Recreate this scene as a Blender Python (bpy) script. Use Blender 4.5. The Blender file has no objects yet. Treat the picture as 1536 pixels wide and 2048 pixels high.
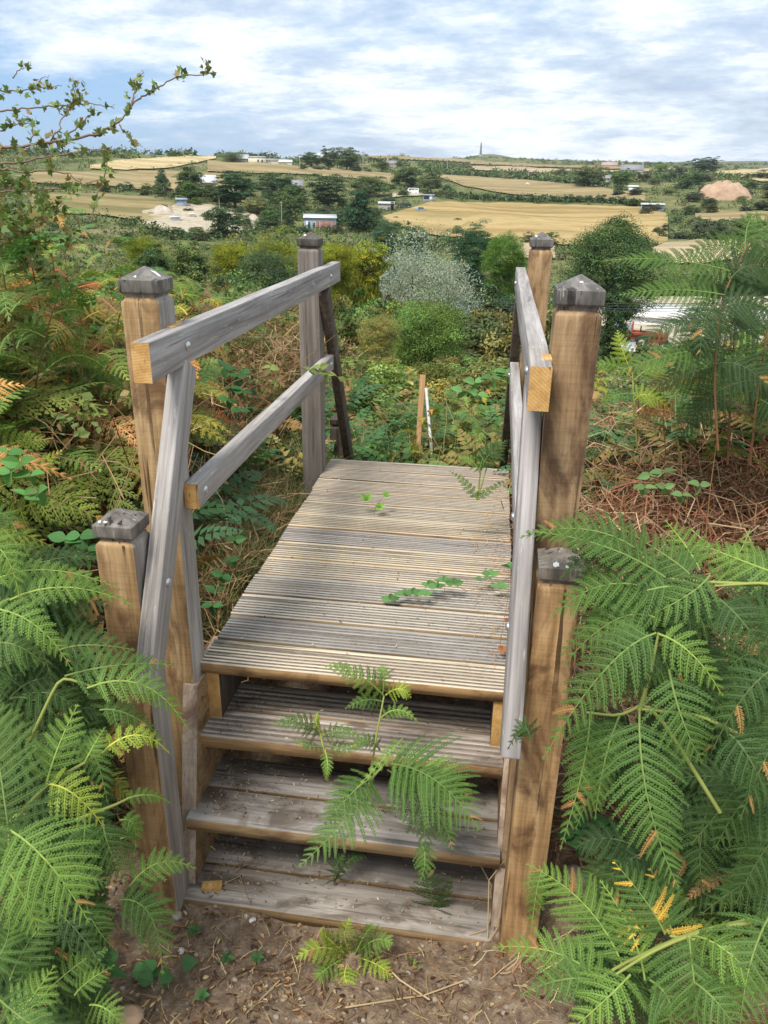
import bpy, math, random
import numpy as np
from mathutils import Vector, Matrix
random.seed(7); RN = np.random.default_rng(7)
scn = bpy.context.scene
# ------------------------------------------------------------------ camera
CAM = np.array([.4021, -2.206, 1.5551]); FPX = 1541.26          # focal length in pixels of a 1536 x 2048 frame
_y, _p, _r = [math.radians(a) for a in (7.7974, 22.6575, .9878)]
FW = np.array([-math.sin(_y)*math.cos(_p), math.cos(_y)*math.cos(_p), -math.sin(_p)])
RT = np.array([math.cos(_y), math.sin(_y), 0.]); UP = np.cross(RT, FW)
RT, UP = RT*math.cos(_r)+UP*math.sin(_r), UP*math.cos(_r)-RT*math.sin(_r)
cd = bpy.data.cameras.new('camera'); co = bpy.data.objects.new('camera', cd); scn.collection.objects.link(co)
M = Matrix([[RT[i], UP[i], -FW[i], CAM[i]] for i in range(3)]+[[0, 0, 0, 1]])
co.matrix_world = M; cd.sensor_fit = 'VERTICAL'; cd.sensor_height = 36.; cd.lens = 36*FPX/2048
cd.clip_start = .05; cd.clip_end = 20000; scn.camera = co
# ------------------------------------------------------------------ world, sun, exposure
SUN_EL, SUN_AZ = math.radians(58), math.radians(205)            # azimuth clockwise from +Y
wd = bpy.data.worlds.new('World'); scn.world = wd; wd.use_nodes = True
nt = wd.node_tree; nt.nodes.clear()
def N(t, k, **kw):
    n = t.nodes.new(k)
    for a, v in kw.items(): setattr(n, a, v)
    return n
def mathn(t, op, a, b=None, c=None):
    n = N(t, 'ShaderNodeMath', operation=op)
    for i, v in enumerate((a, b, c)):
        if v is None: continue
        if isinstance(v, (int, float)): n.inputs[i].default_value = v
        else: t.links.new(v, n.inputs[i])
    return n.outputs[0]
def ramp(t, fac, stops, interp='LINEAR'):
    n = N(t, 'ShaderNodeValToRGB'); e = n.color_ramp; e.interpolation = interp
    while len(e.elements) < len(stops): e.elements.new(.5)
    for el, (p, c) in zip(e.elements, stops):
        el.position = p; el.color = (c, c, c, 1) if isinstance(c, (int, float)) else (*c, 1)
    t.links.new(fac, n.inputs[0]); return n.outputs[0]
def mixc(t, fac, a, b, blend='MIX'):
    n = N(t, 'ShaderNodeMix', data_type='RGBA', blend_type=blend)
    for s, v in ((0, fac), (6, a), (7, b)):
        if isinstance(v, (int, float)): n.inputs[s].default_value = v
        elif isinstance(v, tuple): n.inputs[s].default_value = (*v, 1)
        else: t.links.new(v, n.inputs[s])
    return n.outputs[2]
sky = N(nt, 'ShaderNodeTexSky', sky_type='NISHITA', sun_disc=False, sun_elevation=SUN_EL, sun_rotation=SUN_AZ)
tc = N(nt, 'ShaderNodeTexCoord'); sp = N(nt, 'ShaderNodeSeparateXYZ'); nt.links.new(tc.outputs['Generated'], sp.inputs[0])
zz = mathn(nt, 'ADD', mathn(nt, 'MAXIMUM', sp.outputs[2], 0.), .16)
cx = N(nt, 'ShaderNodeCombineXYZ')
nt.links.new(mathn(nt, 'DIVIDE', sp.outputs[0], zz), cx.inputs[0]); nt.links.new(mathn(nt, 'DIVIDE', sp.outputs[1], zz), cx.inputs[1])
def sn(scale, detail, rough, sc=(1, 1, 1), loc=(0, 0, 0), dist=0.):
    mp = N(nt, 'ShaderNodeMapping'); mp.inputs['Scale'].default_value = sc; mp.inputs['Location'].default_value = loc
    mp.inputs['Rotation'].default_value = (0, 0, math.radians(12))
    nt.links.new(cx.outputs[0], mp.inputs[0])
    n = N(nt, 'ShaderNodeTexNoise'); n.inputs['Scale'].default_value = scale; n.inputs['Detail'].default_value = detail
    n.inputs['Roughness'].default_value = rough; n.inputs['Distortion'].default_value = dist
    nt.links.new(mp.outputs[0], n.inputs[0]); return n.outputs[0]
n1 = sn(.9, 9, .55, (.8, 1.0, 1), (3.2, 1.1, 0), .5)
n2 = sn(3.0, 12, .68, (.85, 1., 1), (7.7, 4.4, 0), .1)
n3 = sn(.6, 5, .55, (1, 1, 1), (1.4, 8.8, 0), .6)
lft = mathn(nt, 'MULTIPLY', mathn(nt, 'ADD', sp.outputs[0], .16), -1.0)          # clearer air to the west
low = ramp(nt, sp.outputs[2], [(0., 1.), (.14, .6), (.30, 0.)])
dens = mathn(nt, 'ADD', mathn(nt, 'ADD', mathn(nt, 'MULTIPLY', n1, .6), mathn(nt, 'MULTIPLY', n2, .4)), .03)
dens = mathn(nt, 'SUBTRACT', dens, mathn(nt, 'MAXIMUM', mathn(nt, 'MULTIPLY', lft, low), -.02))
cover = ramp(nt, dens, [(.28, 0.), (.40, .62), (.52, 1.)])
shade = ramp(nt, mathn(nt, 'ADD', mathn(nt, 'MULTIPLY', n2, .55), mathn(nt, 'MULTIPLY', n3, .45)),
             [(.34, (.34, .42, .54)), (.43, (.45, .53, .64)), (.485, (.54, .62, .71)), (.53, (.67, .73, .79)), (.58, (.80, .83, .86)), (.66, (.88, .89, .91))])
skyc = mixc(nt, 1., sky.outputs[0], (.105, .105, .105), 'MULTIPLY')
bluec = mixc(nt, .7, skyc, (.23, .41, .68))
bg = N(nt, 'ShaderNodeBackground'); wo = N(nt, 'ShaderNodeOutputWorld')
nt.links.new(mixc(nt, cover, bluec, shade), bg.inputs[0]); bg.inputs[1].default_value = 1.0
nt.links.new(bg.outputs[0], wo.inputs[0])
sl = bpy.data.lights.new('sun', 'SUN'); sl.energy = 2.7; sl.angle = math.radians(18); sl.color = (1, .95, .86)
so = bpy.data.objects.new('sun', sl); scn.collection.objects.link(so)
sd = Vector((math.sin(SUN_AZ)*math.cos(SUN_EL), math.cos(SUN_AZ)*math.cos(SUN_EL), math.sin(SUN_EL)))
so.rotation_euler = sd.to_track_quat('Z', 'Y').to_euler()
scn.view_settings.view_transform = 'Standard'; scn.view_settings.look = 'None'; scn.view_settings.exposure = 0.55
scn.render.engine = 'CYCLES'
try: scn.cycles.max_bounces = 6; scn.cycles.transparent_max_bounces = 8
except Exception: pass
# ------------------------------------------------------------------ helpers
COL = scn.collection
def ray(u, v): return FW+RT*(u-768)/FPX-UP*(v-1024)/FPX
def pt(u, v, d): return CAM+ray(u, v)*d                        # a point d metres in front of the lens plane
def onz(u, v, z): r = ray(u, v); return CAM+r*(z-CAM[2])/r[2]
def ony(u, v, y): r = ray(u, v); return CAM+r*(y-CAM[1])/r[1]
def tag(o, label, cat, group=None):
    o['label'] = label; o['category'] = cat
    if group: o['group'] = group
    return o
def empty(name, loc=(0, 0, 0), rz=0., parent=None):
    o = bpy.data.objects.new(name, None); COL.objects.link(o); o.location = [float(a) for a in loc]; o.rotation_euler[2] = rz
    o.empty_display_size = .1; o.parent = parent; return o
class G:
    def __init__(s): s.V = []; s.F = []; s.n = 0
    def add(s, V, F, mat=0, col=(1, 1, 1)):
        V = np.asarray(V, float).reshape(-1, 3); F = np.asarray(F, int)
        c = np.broadcast_to(np.asarray(col, float), (len(V), 3))
        mi = np.broadcast_to(np.asarray(mat, int), (len(F),))
        s.V.append((V, c)); s.F.append((F+s.n, mi)); s.n += len(V); return s
    def quads(s, Q, mat=0, col=(1, 1, 1)):                       # Q (n,4,3), col (3) or (n,3)
        Q = np.asarray(Q, float); n = len(Q)
        c = np.asarray(col, float)
        if c.ndim == 2: c = np.repeat(c, 4, 0)
        return s.add(Q.reshape(-1, 3), np.arange(4*n).reshape(n, 4), mat, c)
    def poly(s, pts, mat=0, col=(1, 1, 1)): return s.add(pts, [list(range(len(pts)))], mat, col)
    def box(s, a, b, mat=0, mats=None, col=(1, 1, 1)):           # mats: -x +x -y +y -z +z
        x0, y0, z0 = a; x1, y1, z1 = b
        V = [(x0, y0, z0), (x1, y0, z0), (x1, y1, z0), (x0, y1, z0), (x0, y0, z1), (x1, y0, z1), (x1, y1, z1), (x0, y1, z1)]
        F = [(0, 4, 7, 3), (1, 2, 6, 5), (0, 1, 5, 4), (3, 7, 6, 2), (0, 3, 2, 1), (4, 5, 6, 7)]
        return s.add(V, F, mats if mats is not None else mat, col)
    def tube(s, P, R, k=5, mat=0, col=(1, 1, 1)):
        P = np.asarray(P, float); n = len(P); R = np.broadcast_to(np.asarray(R, float), (n,))
        T = np.gradient(P, axis=0); T /= np.linalg.norm(T, axis=1)[:, None]+1e-9
        ref = np.array([0, 0, 1.]) if abs(T[:, 2]).mean() < .8 else np.array([1., 0, 0])
        A = np.cross(T, ref); A /= np.linalg.norm(A, axis=1)[:, None]+1e-9; B = np.cross(T, A)
        an = np.arange(k)*2*math.pi/k
        V = P[:, None]+R[:, None, None]*(A[:, None]*np.cos(an)[None, :, None]+B[:, None]*np.sin(an)[None, :, None])
        i = np.arange(n-1)[:, None]*k; j = np.arange(k)[None]; j2 = (j+1) % k
        F = np.stack([i+j, i+j2, i+k+j2, i+k+j], -1).reshape(-1, 4)
        s.add(V.reshape(-1, 3), F, mat, col)
        if k > 3:
            s.add(V[0], [list(range(k))[::-1]], mat, col); s.add(V[-1], [list(range(k))], mat, col)
        return s
    def build(s, name, mats, parent=None, loc=None, smooth=False, bevel=0.):
        me = s.mesh(name, mats, smooth); o = bpy.data.objects.new(name, me); COL.objects.link(o); o.parent = parent
        if loc is not None: o.location = loc
        if bevel:
            b = o.modifiers.new('bevel', 'BEVEL'); b.width = bevel; b.segments = 2; b.limit_method = 'ANGLE'
        return o
    def mesh(s, name, mats, smooth=False):
        me = bpy.data.meshes.new(name)
        V = np.concatenate([v for v, c in s.V]); C = np.concatenate([c for v, c in s.V])
        me.vertices.add(len(V)); me.vertices.foreach_set('co', V.astype(np.float32).ravel())
        lt = np.concatenate([np.full(len(F), F.shape[1]) for F, m in s.F]); li = np.concatenate([F.ravel() for F, m in s.F])
        mi = np.concatenate([m for F, m in s.F])
        me.loops.add(len(li)); me.loops.foreach_set('vertex_index', li.astype(np.int32))
        me.polygons.add(len(lt)); st = np.concatenate([[0], np.cumsum(lt)[:-1]])
        me.polygons.foreach_set('loop_start', st.astype(np.int32)); me.polygons.foreach_set('loop_total', lt.astype(np.int32))
        me.polygons.foreach_set('material_index', mi.astype(np.int32))
        if smooth: me.polygons.foreach_set('use_smooth', np.ones(len(lt), bool))
        at = me.color_attributes.new('tint', 'FLOAT_COLOR', 'POINT')
        at.data.foreach_set('color', np.concatenate([C, np.ones((len(C), 1))], 1).astype(np.float32).ravel())
        me.update(); me.validate()
        for m in (mats if isinstance(mats, (list, tuple)) else [mats]): me.materials.append(m)
        return me
def place(me, name, loc, rz=0., sc=1., parent=None, col=None, rot=None):
    o = bpy.data.objects.new(name, me); COL.objects.link(o); o.parent = parent; o.location = [float(a) for a in loc]
    o.rotation_euler = rot if rot else (0, 0, rz); o.scale = (sc, sc, sc) if isinstance(sc, (int, float)) else sc
    if col: o.color = (*col, 1)
    return o
# ------------------------------------------------------------------ materials
def newmat(name):
    m = bpy.data.materials.new(name); m.use_nodes = True; t = m.node_tree; b = t.nodes['Principled BSDF']
    return m, t, b
def noise(t, vec, scale, detail=4, rough=.55, dist=0.):
    n = N(t, 'ShaderNodeTexNoise'); n.inputs['Scale'].default_value = scale; n.inputs['Detail'].default_value = detail
    n.inputs['Roughness'].default_value = rough; n.inputs['Distortion'].default_value = dist
    if vec is not None: t.links.new(vec, n.inputs[0])
    return n.outputs[0]
def mapped(t, sc, rnd=True, src='Object'):
    c = N(t, 'ShaderNodeTexCoord'); m = N(t, 'ShaderNodeMapping'); m.inputs['Scale'].default_value = sc
    t.links.new(c.outputs[src], m.inputs[0])
    if rnd:
        oi = N(t, 'ShaderNodeObjectInfo'); v = N(t, 'ShaderNodeCombineXYZ')
        for i, k in enumerate((31., 17., 23.)): t.links.new(mathn(t, 'MULTIPLY', oi.outputs['Random'], k), v.inputs[i])
        t.links.new(v.outputs[0], m.inputs['Location'])
    return m.outputs[0]
def bump(t, b, h, strength=.4, dist=.003):
    n = N(t, 'ShaderNodeBump'); n.inputs['Strength'].default_value = strength; n.inputs['Distance'].default_value = dist
    t.links.new(h, n.inputs['Height']); t.links.new(n.outputs[0], b.inputs['Normal'])
def wood(name, axis, ca, cb, cc, crack=.5, stain=None, saw=0., along=1.2, pale=None, rough=.82, objcol=True, stlo=.50):
    m, t, b = newmat(name)
    s = [26., 26., 26.]; s[axis] = along
    v = mapped(t, s); g = noise(t, v, 1., 7, .62, .6)
    c = ramp(t, g, [(.28, ca), (.5, cb), (.72, cc)])
    s2 = [110., 110., 110.]; s2[axis] = along*2.2
    fine = noise(t, mapped(t, s2), 1., 4, .6)
    c = mixc(t, .55, c, ramp(t, fine, [(.3, .55), (.55, 1.), (.75, 1.15)]), 'MULTIPLY')
    s3 = [42., 42., 42.]; s3[axis] = along*.55
    cr = ramp(t, noise(t, mapped(t, s3), 1., 3, .5, .3), [(.345, 1.), (.38, 0.)])
    iso = noise(t, mapped(t, (3.5, 3.5, 3.5)), 1., 5, .6)
    crf = mathn(t, 'MULTIPLY', mathn(t, 'MULTIPLY', cr, crack), ramp(t, iso, [(.36, 0.), (.52, 1.)]))
    c = mixc(t, crf, c, tuple(.22*x for x in ca))
    if stain:
        s4 = [7., 7., 7.]; s4[axis] = 3.2
        c = mixc(t, ramp(t, noise(t, mapped(t, s4), 1., 5, .62, 1.2), [(stlo, 0.), (stlo+.15, .85)]), c, stain)
    if pale:
        s5 = [60., 60., 60.]; s5[axis] = 9.
        c = mixc(t, ramp(t, noise(t, mapped(t, s5), 1., 4, .7), [(.62, 0.), (.70, .75)]), c, pale)
    if saw:
        s6 = [3., 3., 3.]; s6[axis] = 210.
        c = mixc(t, saw, c, ramp(t, noise(t, mapped(t, s6), 1., 2, .5), [(.35, .45), (.6, 1.15)]), 'MULTIPLY')
    c = mixc(t, .5, c, ramp(t, iso, [(.25, .7), (.7, 1.2)]), 'MULTIPLY')
    if objcol:
        oi = N(t, 'ShaderNodeObjectInfo'); c = mixc(t, 1., c, oi.outputs['Color'], 'MULTIPLY')
    t.links.new(c, b.inputs['Base Color']); b.inputs['Roughness'].default_value = rough
    b.inputs['Specular IOR Level'].default_value = .25
    h = mathn(t, 'SUBTRACT', mathn(t, 'ADD', mathn(t, 'MULTIPLY', g, .5), mathn(t, 'MULTIPLY', fine, .6)), mathn(t, 'MULTIPLY', crf, 1.5))
    bump(t, b, h, .55, .004); return m
def flat(name, c, rough=.6, metal=0., var=.25, scale=6., bumpd=0., spec=.3):
    m, t, b = newmat(name); n = noise(t, mapped(t, (scale,)*3), 1., 6, .6)
    t.links.new(mixc(t, 1., c, ramp(t, n, [(.25, 1-var), (.75, 1+var)]), 'MULTIPLY'), b.inputs['Base Color'])
    b.inputs['Roughness'].default_value = rough; b.inputs['Metallic'].default_value = metal; b.inputs['Specular IOR Level'].default_value = spec
    if bumpd: bump(t, b, n, .6, bumpd)
    return m
def leafmat(name, trans=.3, rough=.5, spec=.25, nscale=1.2, tc_=(1.15, 1.25, .55)):
    m, t, b = newmat(name)
    a = N(t, 'ShaderNodeAttribute', attribute_name='tint'); oi = N(t, 'ShaderNodeObjectInfo')
    c = mixc(t, 1., a.outputs['Color'], oi.outputs['Color'], 'MULTIPLY')
    g = N(t, 'ShaderNodeTexCoord')
    c = mixc(t, .6, c, ramp(t, noise(t, g.outputs['Object'], nscale, 3), [(.3, .65), (.7, 1.35)]), 'MULTIPLY')
    t.links.new(c, b.inputs['Base Color']); b.inputs['Roughness'].default_value = rough; b.inputs['Specular IOR Level'].default_value = spec
    tr = N(t, 'ShaderNodeBsdfTranslucent'); t.links.new(mixc(t, 1., c, tc_, 'MULTIPLY'), tr.inputs[0])
    mx = N(t, 'ShaderNodeMixShader'); mx.inputs[0].default_value = trans
    out = t.nodes['Material Output']; t.links.new(b.outputs[0], mx.inputs[1]); t.links.new(tr.outputs[0], mx.inputs[2]); t.links.new(mx.outputs[0], out.inputs[0])
    return m
GREY = ((.20, .18, .17), (.37, .345, .33), (.53, .505, .49))
m_greyY = wood('grey_rail_oak', 1, *GREY, crack=.45, pale=(.62, .60, .56))
m_greyZ = wood('grey_post_oak', 2, *GREY, crack=.45, pale=(.5, .48, .45))
m_stained = wood('stained_sawn_post_oak', 2, (.24, .15, .075), (.42, .28, .15), (.56, .41, .25), crack=.9, stain=(.11, .06, .035), saw=.22, along=2.2, stlo=.46)
m_greyX = wood('grey_step_oak', 0, (.21, .185, .165), (.39, .35, .315), (.52, .48, .44), crack=.7, stain=(.13, .10, .075), along=1.6)
m_brownZ = wood('brown_sawn_post_oak', 2, (.25, .15, .07), (.44, .29, .15), (.60, .43, .25), crack=.9, stain=(.15, .085, .045), saw=.22, along=2.2)
m_brownX = wood('brown_board_edge', 0, (.20, .125, .06), (.36, .24, .125), (.47, .33, .18), crack=.6, stain=(.15, .09, .05))
m_cap = wood('dark_cap_oak', 2, (.085, .08, .076), (.19, .18, .172), (.32, .305, .295), crack=.9, pale=(.5, .49, .47), along=8.)
m_end = wood('orange_end_grain', 2, (.50, .27, .075), (.62, .36, .11), (.70, .44, .16), crack=.35, along=9., objcol=False)
def end_grain():
    m, t, b_ = newmat('sawn_end_grain'); c = N(t, 'ShaderNodeTexCoord'); w = N(t, 'ShaderNodeTexWave', wave_type='RINGS', rings_direction='Y'); mp = N(t, 'ShaderNodeMapping'); mp.inputs['Location'].default_value = (.35, 0, -.9)
    t.links.new(c.outputs['Object'], mp.inputs[0]); t.links.new(mp.outputs[0], w.inputs[0]); w.inputs['Scale'].default_value = 42; w.inputs['Distortion'].default_value = 5; w.inputs['Detail'].default_value = 3; w.inputs['Detail Scale'].default_value = 6
    n = noise(t, mapped(t, (30, 30, 30)), 1., 6, .65); base = ramp(t, n, [(.25, (.36, .19, .06)), (.5, (.58, .335, .11)), (.75, (.70, .45, .19))])
    col = mixc(t, .5, base, ramp(t, w.outputs[1], [(0., .62), (.6, 1.1)]), 'MULTIPLY'); ck = noise(t, mapped(t, (60, 60, 9)), 1., 3, .5); col = mixc(t, ramp(t, ck, [(.30, .8), (.36, 0.)]), col, (.10, .06, .03))
    t.links.new(col, b_.inputs['Base Color']); b_.inputs['Roughness'].default_value = .85; bump(t, b_, n, .5, .002); return m
m_end = end_grain()
m_string = wood('pinkish_stringer_oak', 2, (.36, .26, .19), (.52, .40, .30), (.60, .49, .38), crack=.6, stain=(.2, .11, .08), saw=.15)
m_deck = wood('ribbed_deck_board', 0, (.36, .31, .25), (.56, .50, .42), (.72, .67, .58), crack=.75, along=1.5)
m_groove = flat('dirt_in_deck_grooves', (.21, .175, .14), .95, var=.4, scale=40.)
m_dark = wood('dark_shaded_timber', 2, (.06, .045, .035), (.11, .085, .065), (.17, .14, .11), crack=.5)  # shade of the backlit far timbers is painted into this colour
m_steel = flat('galvanised_bolt', (.62, .62, .60), .38, .9, .15, 80.)
m_lime = flat('white_bird_dropping', (.78, .77, .74), .9, var=.1, scale=60.)
m_leaf = leafmat('leaf', .22, .55, .12); m_leaffar = leafmat('far_leaf', .15, .7, .1, .35)
m_stem = leafmat('stem', .0, .6, .2, 6.)
m_dry = leafmat('dry_plant', .15, .8, .1, 3., (1.1, 1., .8))
m_bark = flat('bark', (.085, .065, .05), .95, var=.5, scale=14., bumpd=.01)
# ------------------------------------------------------------------ terrain
AZ = np.radians([-180, -90, -32.5, -20.8, -7.8, -1.2, 5.2, 16.9, 60, 180])
RR = np.array([0, 3, 5, 8, 11, 14, 20, 30, 45, 60, 90, 130, 190, 285, 400, 520, 700, 1000, 1600, 2300, 3200, 9000.])
TB = np.array([
 [-.1, -.2, -.3, -.25, -.15, -.1], [-.1, -.2, -.3, -.25, -.15, -.1], [-.1, -.25, -.38, -.35, -.2, -.1], [-.15, -.5, -.8, -.75, -.6, -.5], [-.3, -.8, -1.4, -1.35, -1.5, -1.5], [-.8, -1.5, -1.75, -1.8, -2.7, -3.0],
 [-1.6, -2.6, -3.2, -3.3, -5.0, -5.5], [-3.2, -5.2, -7.2, -7.5, -7.6, -7.7], [-5.5, -7.5, -9.5, -9.8, -10, -10], [-7.5, -9.5, -11, -11.2, -11, -11],
 [-8.5, -10.5, -12, -12.3, -12.3, -12], [-7, -9, -11, -11, -11, -10.5], [-3.5, -5, -7.5, -8, -8, -7], [4, 2, -1, -2.5, -2.5, -1], [12, 10.5, 7, 6, 6, 7],
 [18.3, 19.5, 15, 10, 9, 11], [19, 20, 24, 19, 17, 17], [18, 19, 39, 31, 31, 28], [20, 20, 50, 62, 57, 45], [20, 20, 66, 82, 77, 84], [20, 20, 50, 70, 60, 70], [0, 0, 0, 0, 0, 0]])
TBL = np.concatenate([TB[:, :1], TB[:, :1], TB, TB[:, -1:], TB[:, -1:]], 1)
def sst(a, b, x): t = np.clip((x-a)/(b-a), 0, 1); return t*t*(3-2*t)
def wob(x, y): return (np.sin(x*1.3+y*.7)+np.sin(x*.6-y*1.7+1.3)+np.sin(x*2.9+1.1*y+2.))/3
def height(x, y):
    x = np.asarray(x, float); y = np.asarray(y, float)
    dx, dy = x-CAM[0], y-CAM[1]; r = np.hypot(dx, dy); a = np.arctan2(dx, dy)
    li = np.interp(np.log(r+4), np.log(RR+4), np.arange(len(RR))); i0 = np.clip(li.astype(int), 0, len(RR)-2); fr = li-i0
    ai = np.interp(a, AZ, np.arange(len(AZ))); j0 = np.clip(ai.astype(int), 0, len(AZ)-2); fa = ai-j0; fa = fa*fa*(3-2*fa)
    z = (TBL[i0, j0]*(1-fa)+TBL[i0, j0+1]*fa)*(1-fr)+(TBL[i0+1, j0]*(1-fa)+TBL[i0+1, j0+1]*fa)*fr
    z = z+wob(x*.05, y*.05)*np.clip((r-40)/200, 0, 1)*1.0+wob(x*.8, y*.8)*.12*np.clip(1-r/60, 0, 1)*sst(2, 5, r)
    z = z+13*np.exp(-((a+.020)/.030)**2-((r-2300)/350)**2)
    z = z+.22*np.exp(-((x-1.75)/.7)**2-((y-2.3)/1.0)**2)
    # the hollow at the foot of the steps
    ax = np.abs(x+.02)
    foot = -.815+.10*sst(.45, .8, x)+.55*sst(.75, 1.9, ax)+.03*wob(x*5, y*5)
    foot = foot+.0*y
    k = 1-sst(-.1, .9, y)
    ub = np.where((ax < .62), -.80+.35*sst(.6, 2.2, y), z)
    side = sst(.50, .75, ax)
    near = 1-sst(2.6, 3.6, y)
    base = foot*k+(ub*(1-side)+z*side)*(1-k)
    return base*near+z*(1-near)
_rr = np.concatenate([np.geomspace(.6, 60, 900), np.geomspace(61, 3300, 900)])
def drop(u, v):
    r = ray(u, v); h = math.hypot(r[0], r[1]); P = CAM[None]+r[None]*(_rr/h)[:, None]
    d = P[:, 2]-height(P[:, 0], P[:, 1]); i = np.argmax(d < 0)
    if d[i] >= 0: i = len(d)-1
    if i > 0 and d[i] < 0:
        t = d[i-1]/(d[i-1]-d[i]); return P[i-1]*(1-t)+P[i]*t
    return P[i]
def depth(P): return float((np.asarray(P)-CAM)@FW)
def atdist(u, dist):                                            # ground point at a given distance under picture column u
    r = ray(u, 600); h = math.hypot(r[0], r[1]); x, y = CAM[0]+r[0]/h*dist, CAM[1]+r[1]/h*dist
    for _ in range(3):
        z = float(height(x, y)); P = np.array([x, y, z]); d = depth(P); uu = 768+FPX*((P-CAM)@RT)/d
        s = (u-uu)*d/FPX; x += RT[0]*s; y += RT[1]*s
    return np.array([x, y, float(height(x, y))])
def row(P): d = np.asarray(P)-CAM; return 1024-FPX*(d@UP)/(d@FW)
def ground_material():
    m, t, b = newmat('soil_and_rough_grass')
    c = N(t, 'ShaderNodeTexCoord'); P = c.outputs['Object']
    s = N(t, 'ShaderNodeSeparateXYZ'); t.links.new(P, s.inputs[0])
    big = noise(t, P, .06, 5, .6); mid = noise(t, P, .5, 5, .6); fine = noise(t, P, 22., 6, .7); sm = noise(t, P, 70., 4, .6)
    grass = ramp(t, big, [(.3, (.09, .12, .04)), (.5, (.15, .165, .06)), (.65, (.24, .21, .10))])
    grass = mixc(t, .6, grass, ramp(t, mid, [(.3, .5), (.7, 1.3)]), 'MULTIPLY')
    soil = ramp(t, fine, [(.25, (.10, .075, .055)), (.42, (.18, .125, .085)), (.56, (.26, .19, .13)), (.75, (.40, .32, .24))])
    soil = mixc(t, .5, soil, ramp(t, sm, [(.3, .6), (.7, 1.3)]), 'MULTIPLY')
    near = ramp(t, mathn(t, 'ADD', mathn(t, 'MULTIPLY', s.outputs[1], .1), mathn(t, 'MULTIPLY', mid, .15)), [(.30, 0.), (.5, 1.)])
    col = mixc(t, near, soil, grass)
    t.links.new(col, b.inputs['Base Color']); b.inputs['Roughness'].default_value = .95; b.inputs['Specular IOR Level'].default_value = .1
    bump(t, b, mathn(t, 'ADD', fine, mathn(t, 'MULTIPLY', sm, .4)), .8, .02); return m
def terrain():
    az = np.concatenate([np.arange(-180, -42, 6), np.arange(-42, 26, .4), np.arange(26, 181, 6)]); az = np.radians(az)
    r = np.concatenate([np.linspace(.25, 6, 150), np.geomspace(6.05, 9000, 260)])
    A, R_ = np.meshgrid(az, r); X = CAM[0]+R_*np.sin(A); Y = CAM[1]+R_*np.cos(A); Z = height(X, Y)
    n, k = A.shape; V = np.stack([X, Y, Z], -1).reshape(-1, 3)
    i = np.arange(n-1)[:, None]*k; j = np.arange(k-1)[None]
    F = np.stack([i+j, i+j+1, i+k+j+1, i+k+j], -1).reshape(-1, 4)
    g = G(); g.add(V, F); g.add([(CAM[0], CAM[1], -.8)]+[V[q] for q in range(k)], [(0, q+2, q+1) for q in range(k-1)])
    o = g.build('ground', ground_material(), smooth=True); o['kind'] = 'structure'
terrain()
def field_mat(name, a, b_, streak=True):
    m, t, b = newmat(name)
    v = mapped(t, (.012, .10, .05), False); n = noise(t, v, 1., 6, .6, .4); n2 = noise(t, mapped(t, (.25,)*3, False), 1., 5, .7)
    c = ramp(t, n, [(.38, tuple(.86*q for q in a)), (.47, a), (.58, b_)]); c = mixc(t, .6, c, ramp(t, n2, [(.3, .72), (.7, 1.22)]), 'MULTIPLY')
    g = noise(t, mapped(t, (.03,)*3, False), 1., 4)
    c = mixc(t, ramp(t, g, [(.58, 0.), (.72, .5)]), c, (.17, .18, .07))
    t.links.new(c, b.inputs['Base Color']); b.inputs['Roughness'].default_value = .95; b.inputs['Specular IOR Level'].default_value = .05
    return m
FLD = []
m_gold = field_mat('golden_stubble', (.335, .235, .095), (.43, .32, .15)); m_tan = field_mat('dry_pasture', (.285, .22, .11), (.37, .29, .155))
m_palef = field_mat('pale_cut_hay', (.48, .37, .19), (.58, .47, .27)); m_brn = field_mat('brown_rough_pasture', (.20, .17, .075), (.30, .235, .11))
m_yard = flat('dusty_yard', (.44, .37, .27), .95, var=.3, scale=.5); m_pink = field_mat('pinkish_dry_field', (.40, .31, .19), (.48, .38, .25))
m_white = flat('white_gravel', (.72, .70, .66), .9, var=.2, scale=1.)
def field(us, tops, bots, mat, name='field', n=60, m=14, lift=.25):
    U = np.linspace(us[0], us[-1], n); T = np.interp(U, us, tops); B = np.interp(U, us, bots)
    V = []
    for j in range(m+1):
        w = j/m
        for i in range(n):
            wobv = (math.sin(U[i]*.13)+math.sin(U[i]*.047+j*.2))*.5 if j in (0, m) else 0
            P = drop(U[i], T[i]*(1-w)+B[i]*w+wobv); V.append(P)
    FLD.append((us, tops, bots)); V = np.array(V); D = (V-CAM)@FW; V[:, 2] = height(V[:, 0], V[:, 1])+lift+D*.0008
    i = np.arange(m)[:, None]*n; j = np.arange(n-1)[None]
    F = np.stack([i+j, i+n+j, i+n+j+1, i+j+1], -1).reshape(-1, 4)
    g = G(); g.add(V, F); o = g.build(name, mat, smooth=True); o['kind'] = 'structure'; return o
field([765, 800, 860, 1000, 1280, 1335], [436, 425, 406, 408, 416, 430], [442, 455, 472, 486, 500, 486], m_gold)
field([880, 930, 1000, 1100, 1200, 1290], [350, 353, 358, 366, 376, 390], [356, 374, 388, 396, 401, 404], m_tan)
field([415, 500, 600, 700, 788], [322, 326, 333, 342, 350], [345, 348, 350, 358, 372], m_tan)
field([180, 250, 330, 432], [333, 321, 316, 314], [340, 341, 339, 319], m_palef)
field([60, 200, 330, 460], [346, 345, 343, 350], [368, 372, 388, 384], m_tan)
field([60, 200, 300, 345], [392, 390, 396, 408], [428, 432, 446, 440], m_brn)
field([285, 350, 420, 510], [424, 412, 412, 432], [452, 470, 470, 462], m_yard, 'yard')
field([735, 830, 940, 1000], [313, 315, 321, 326], [318, 322, 326, 329], m_tan)
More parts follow.
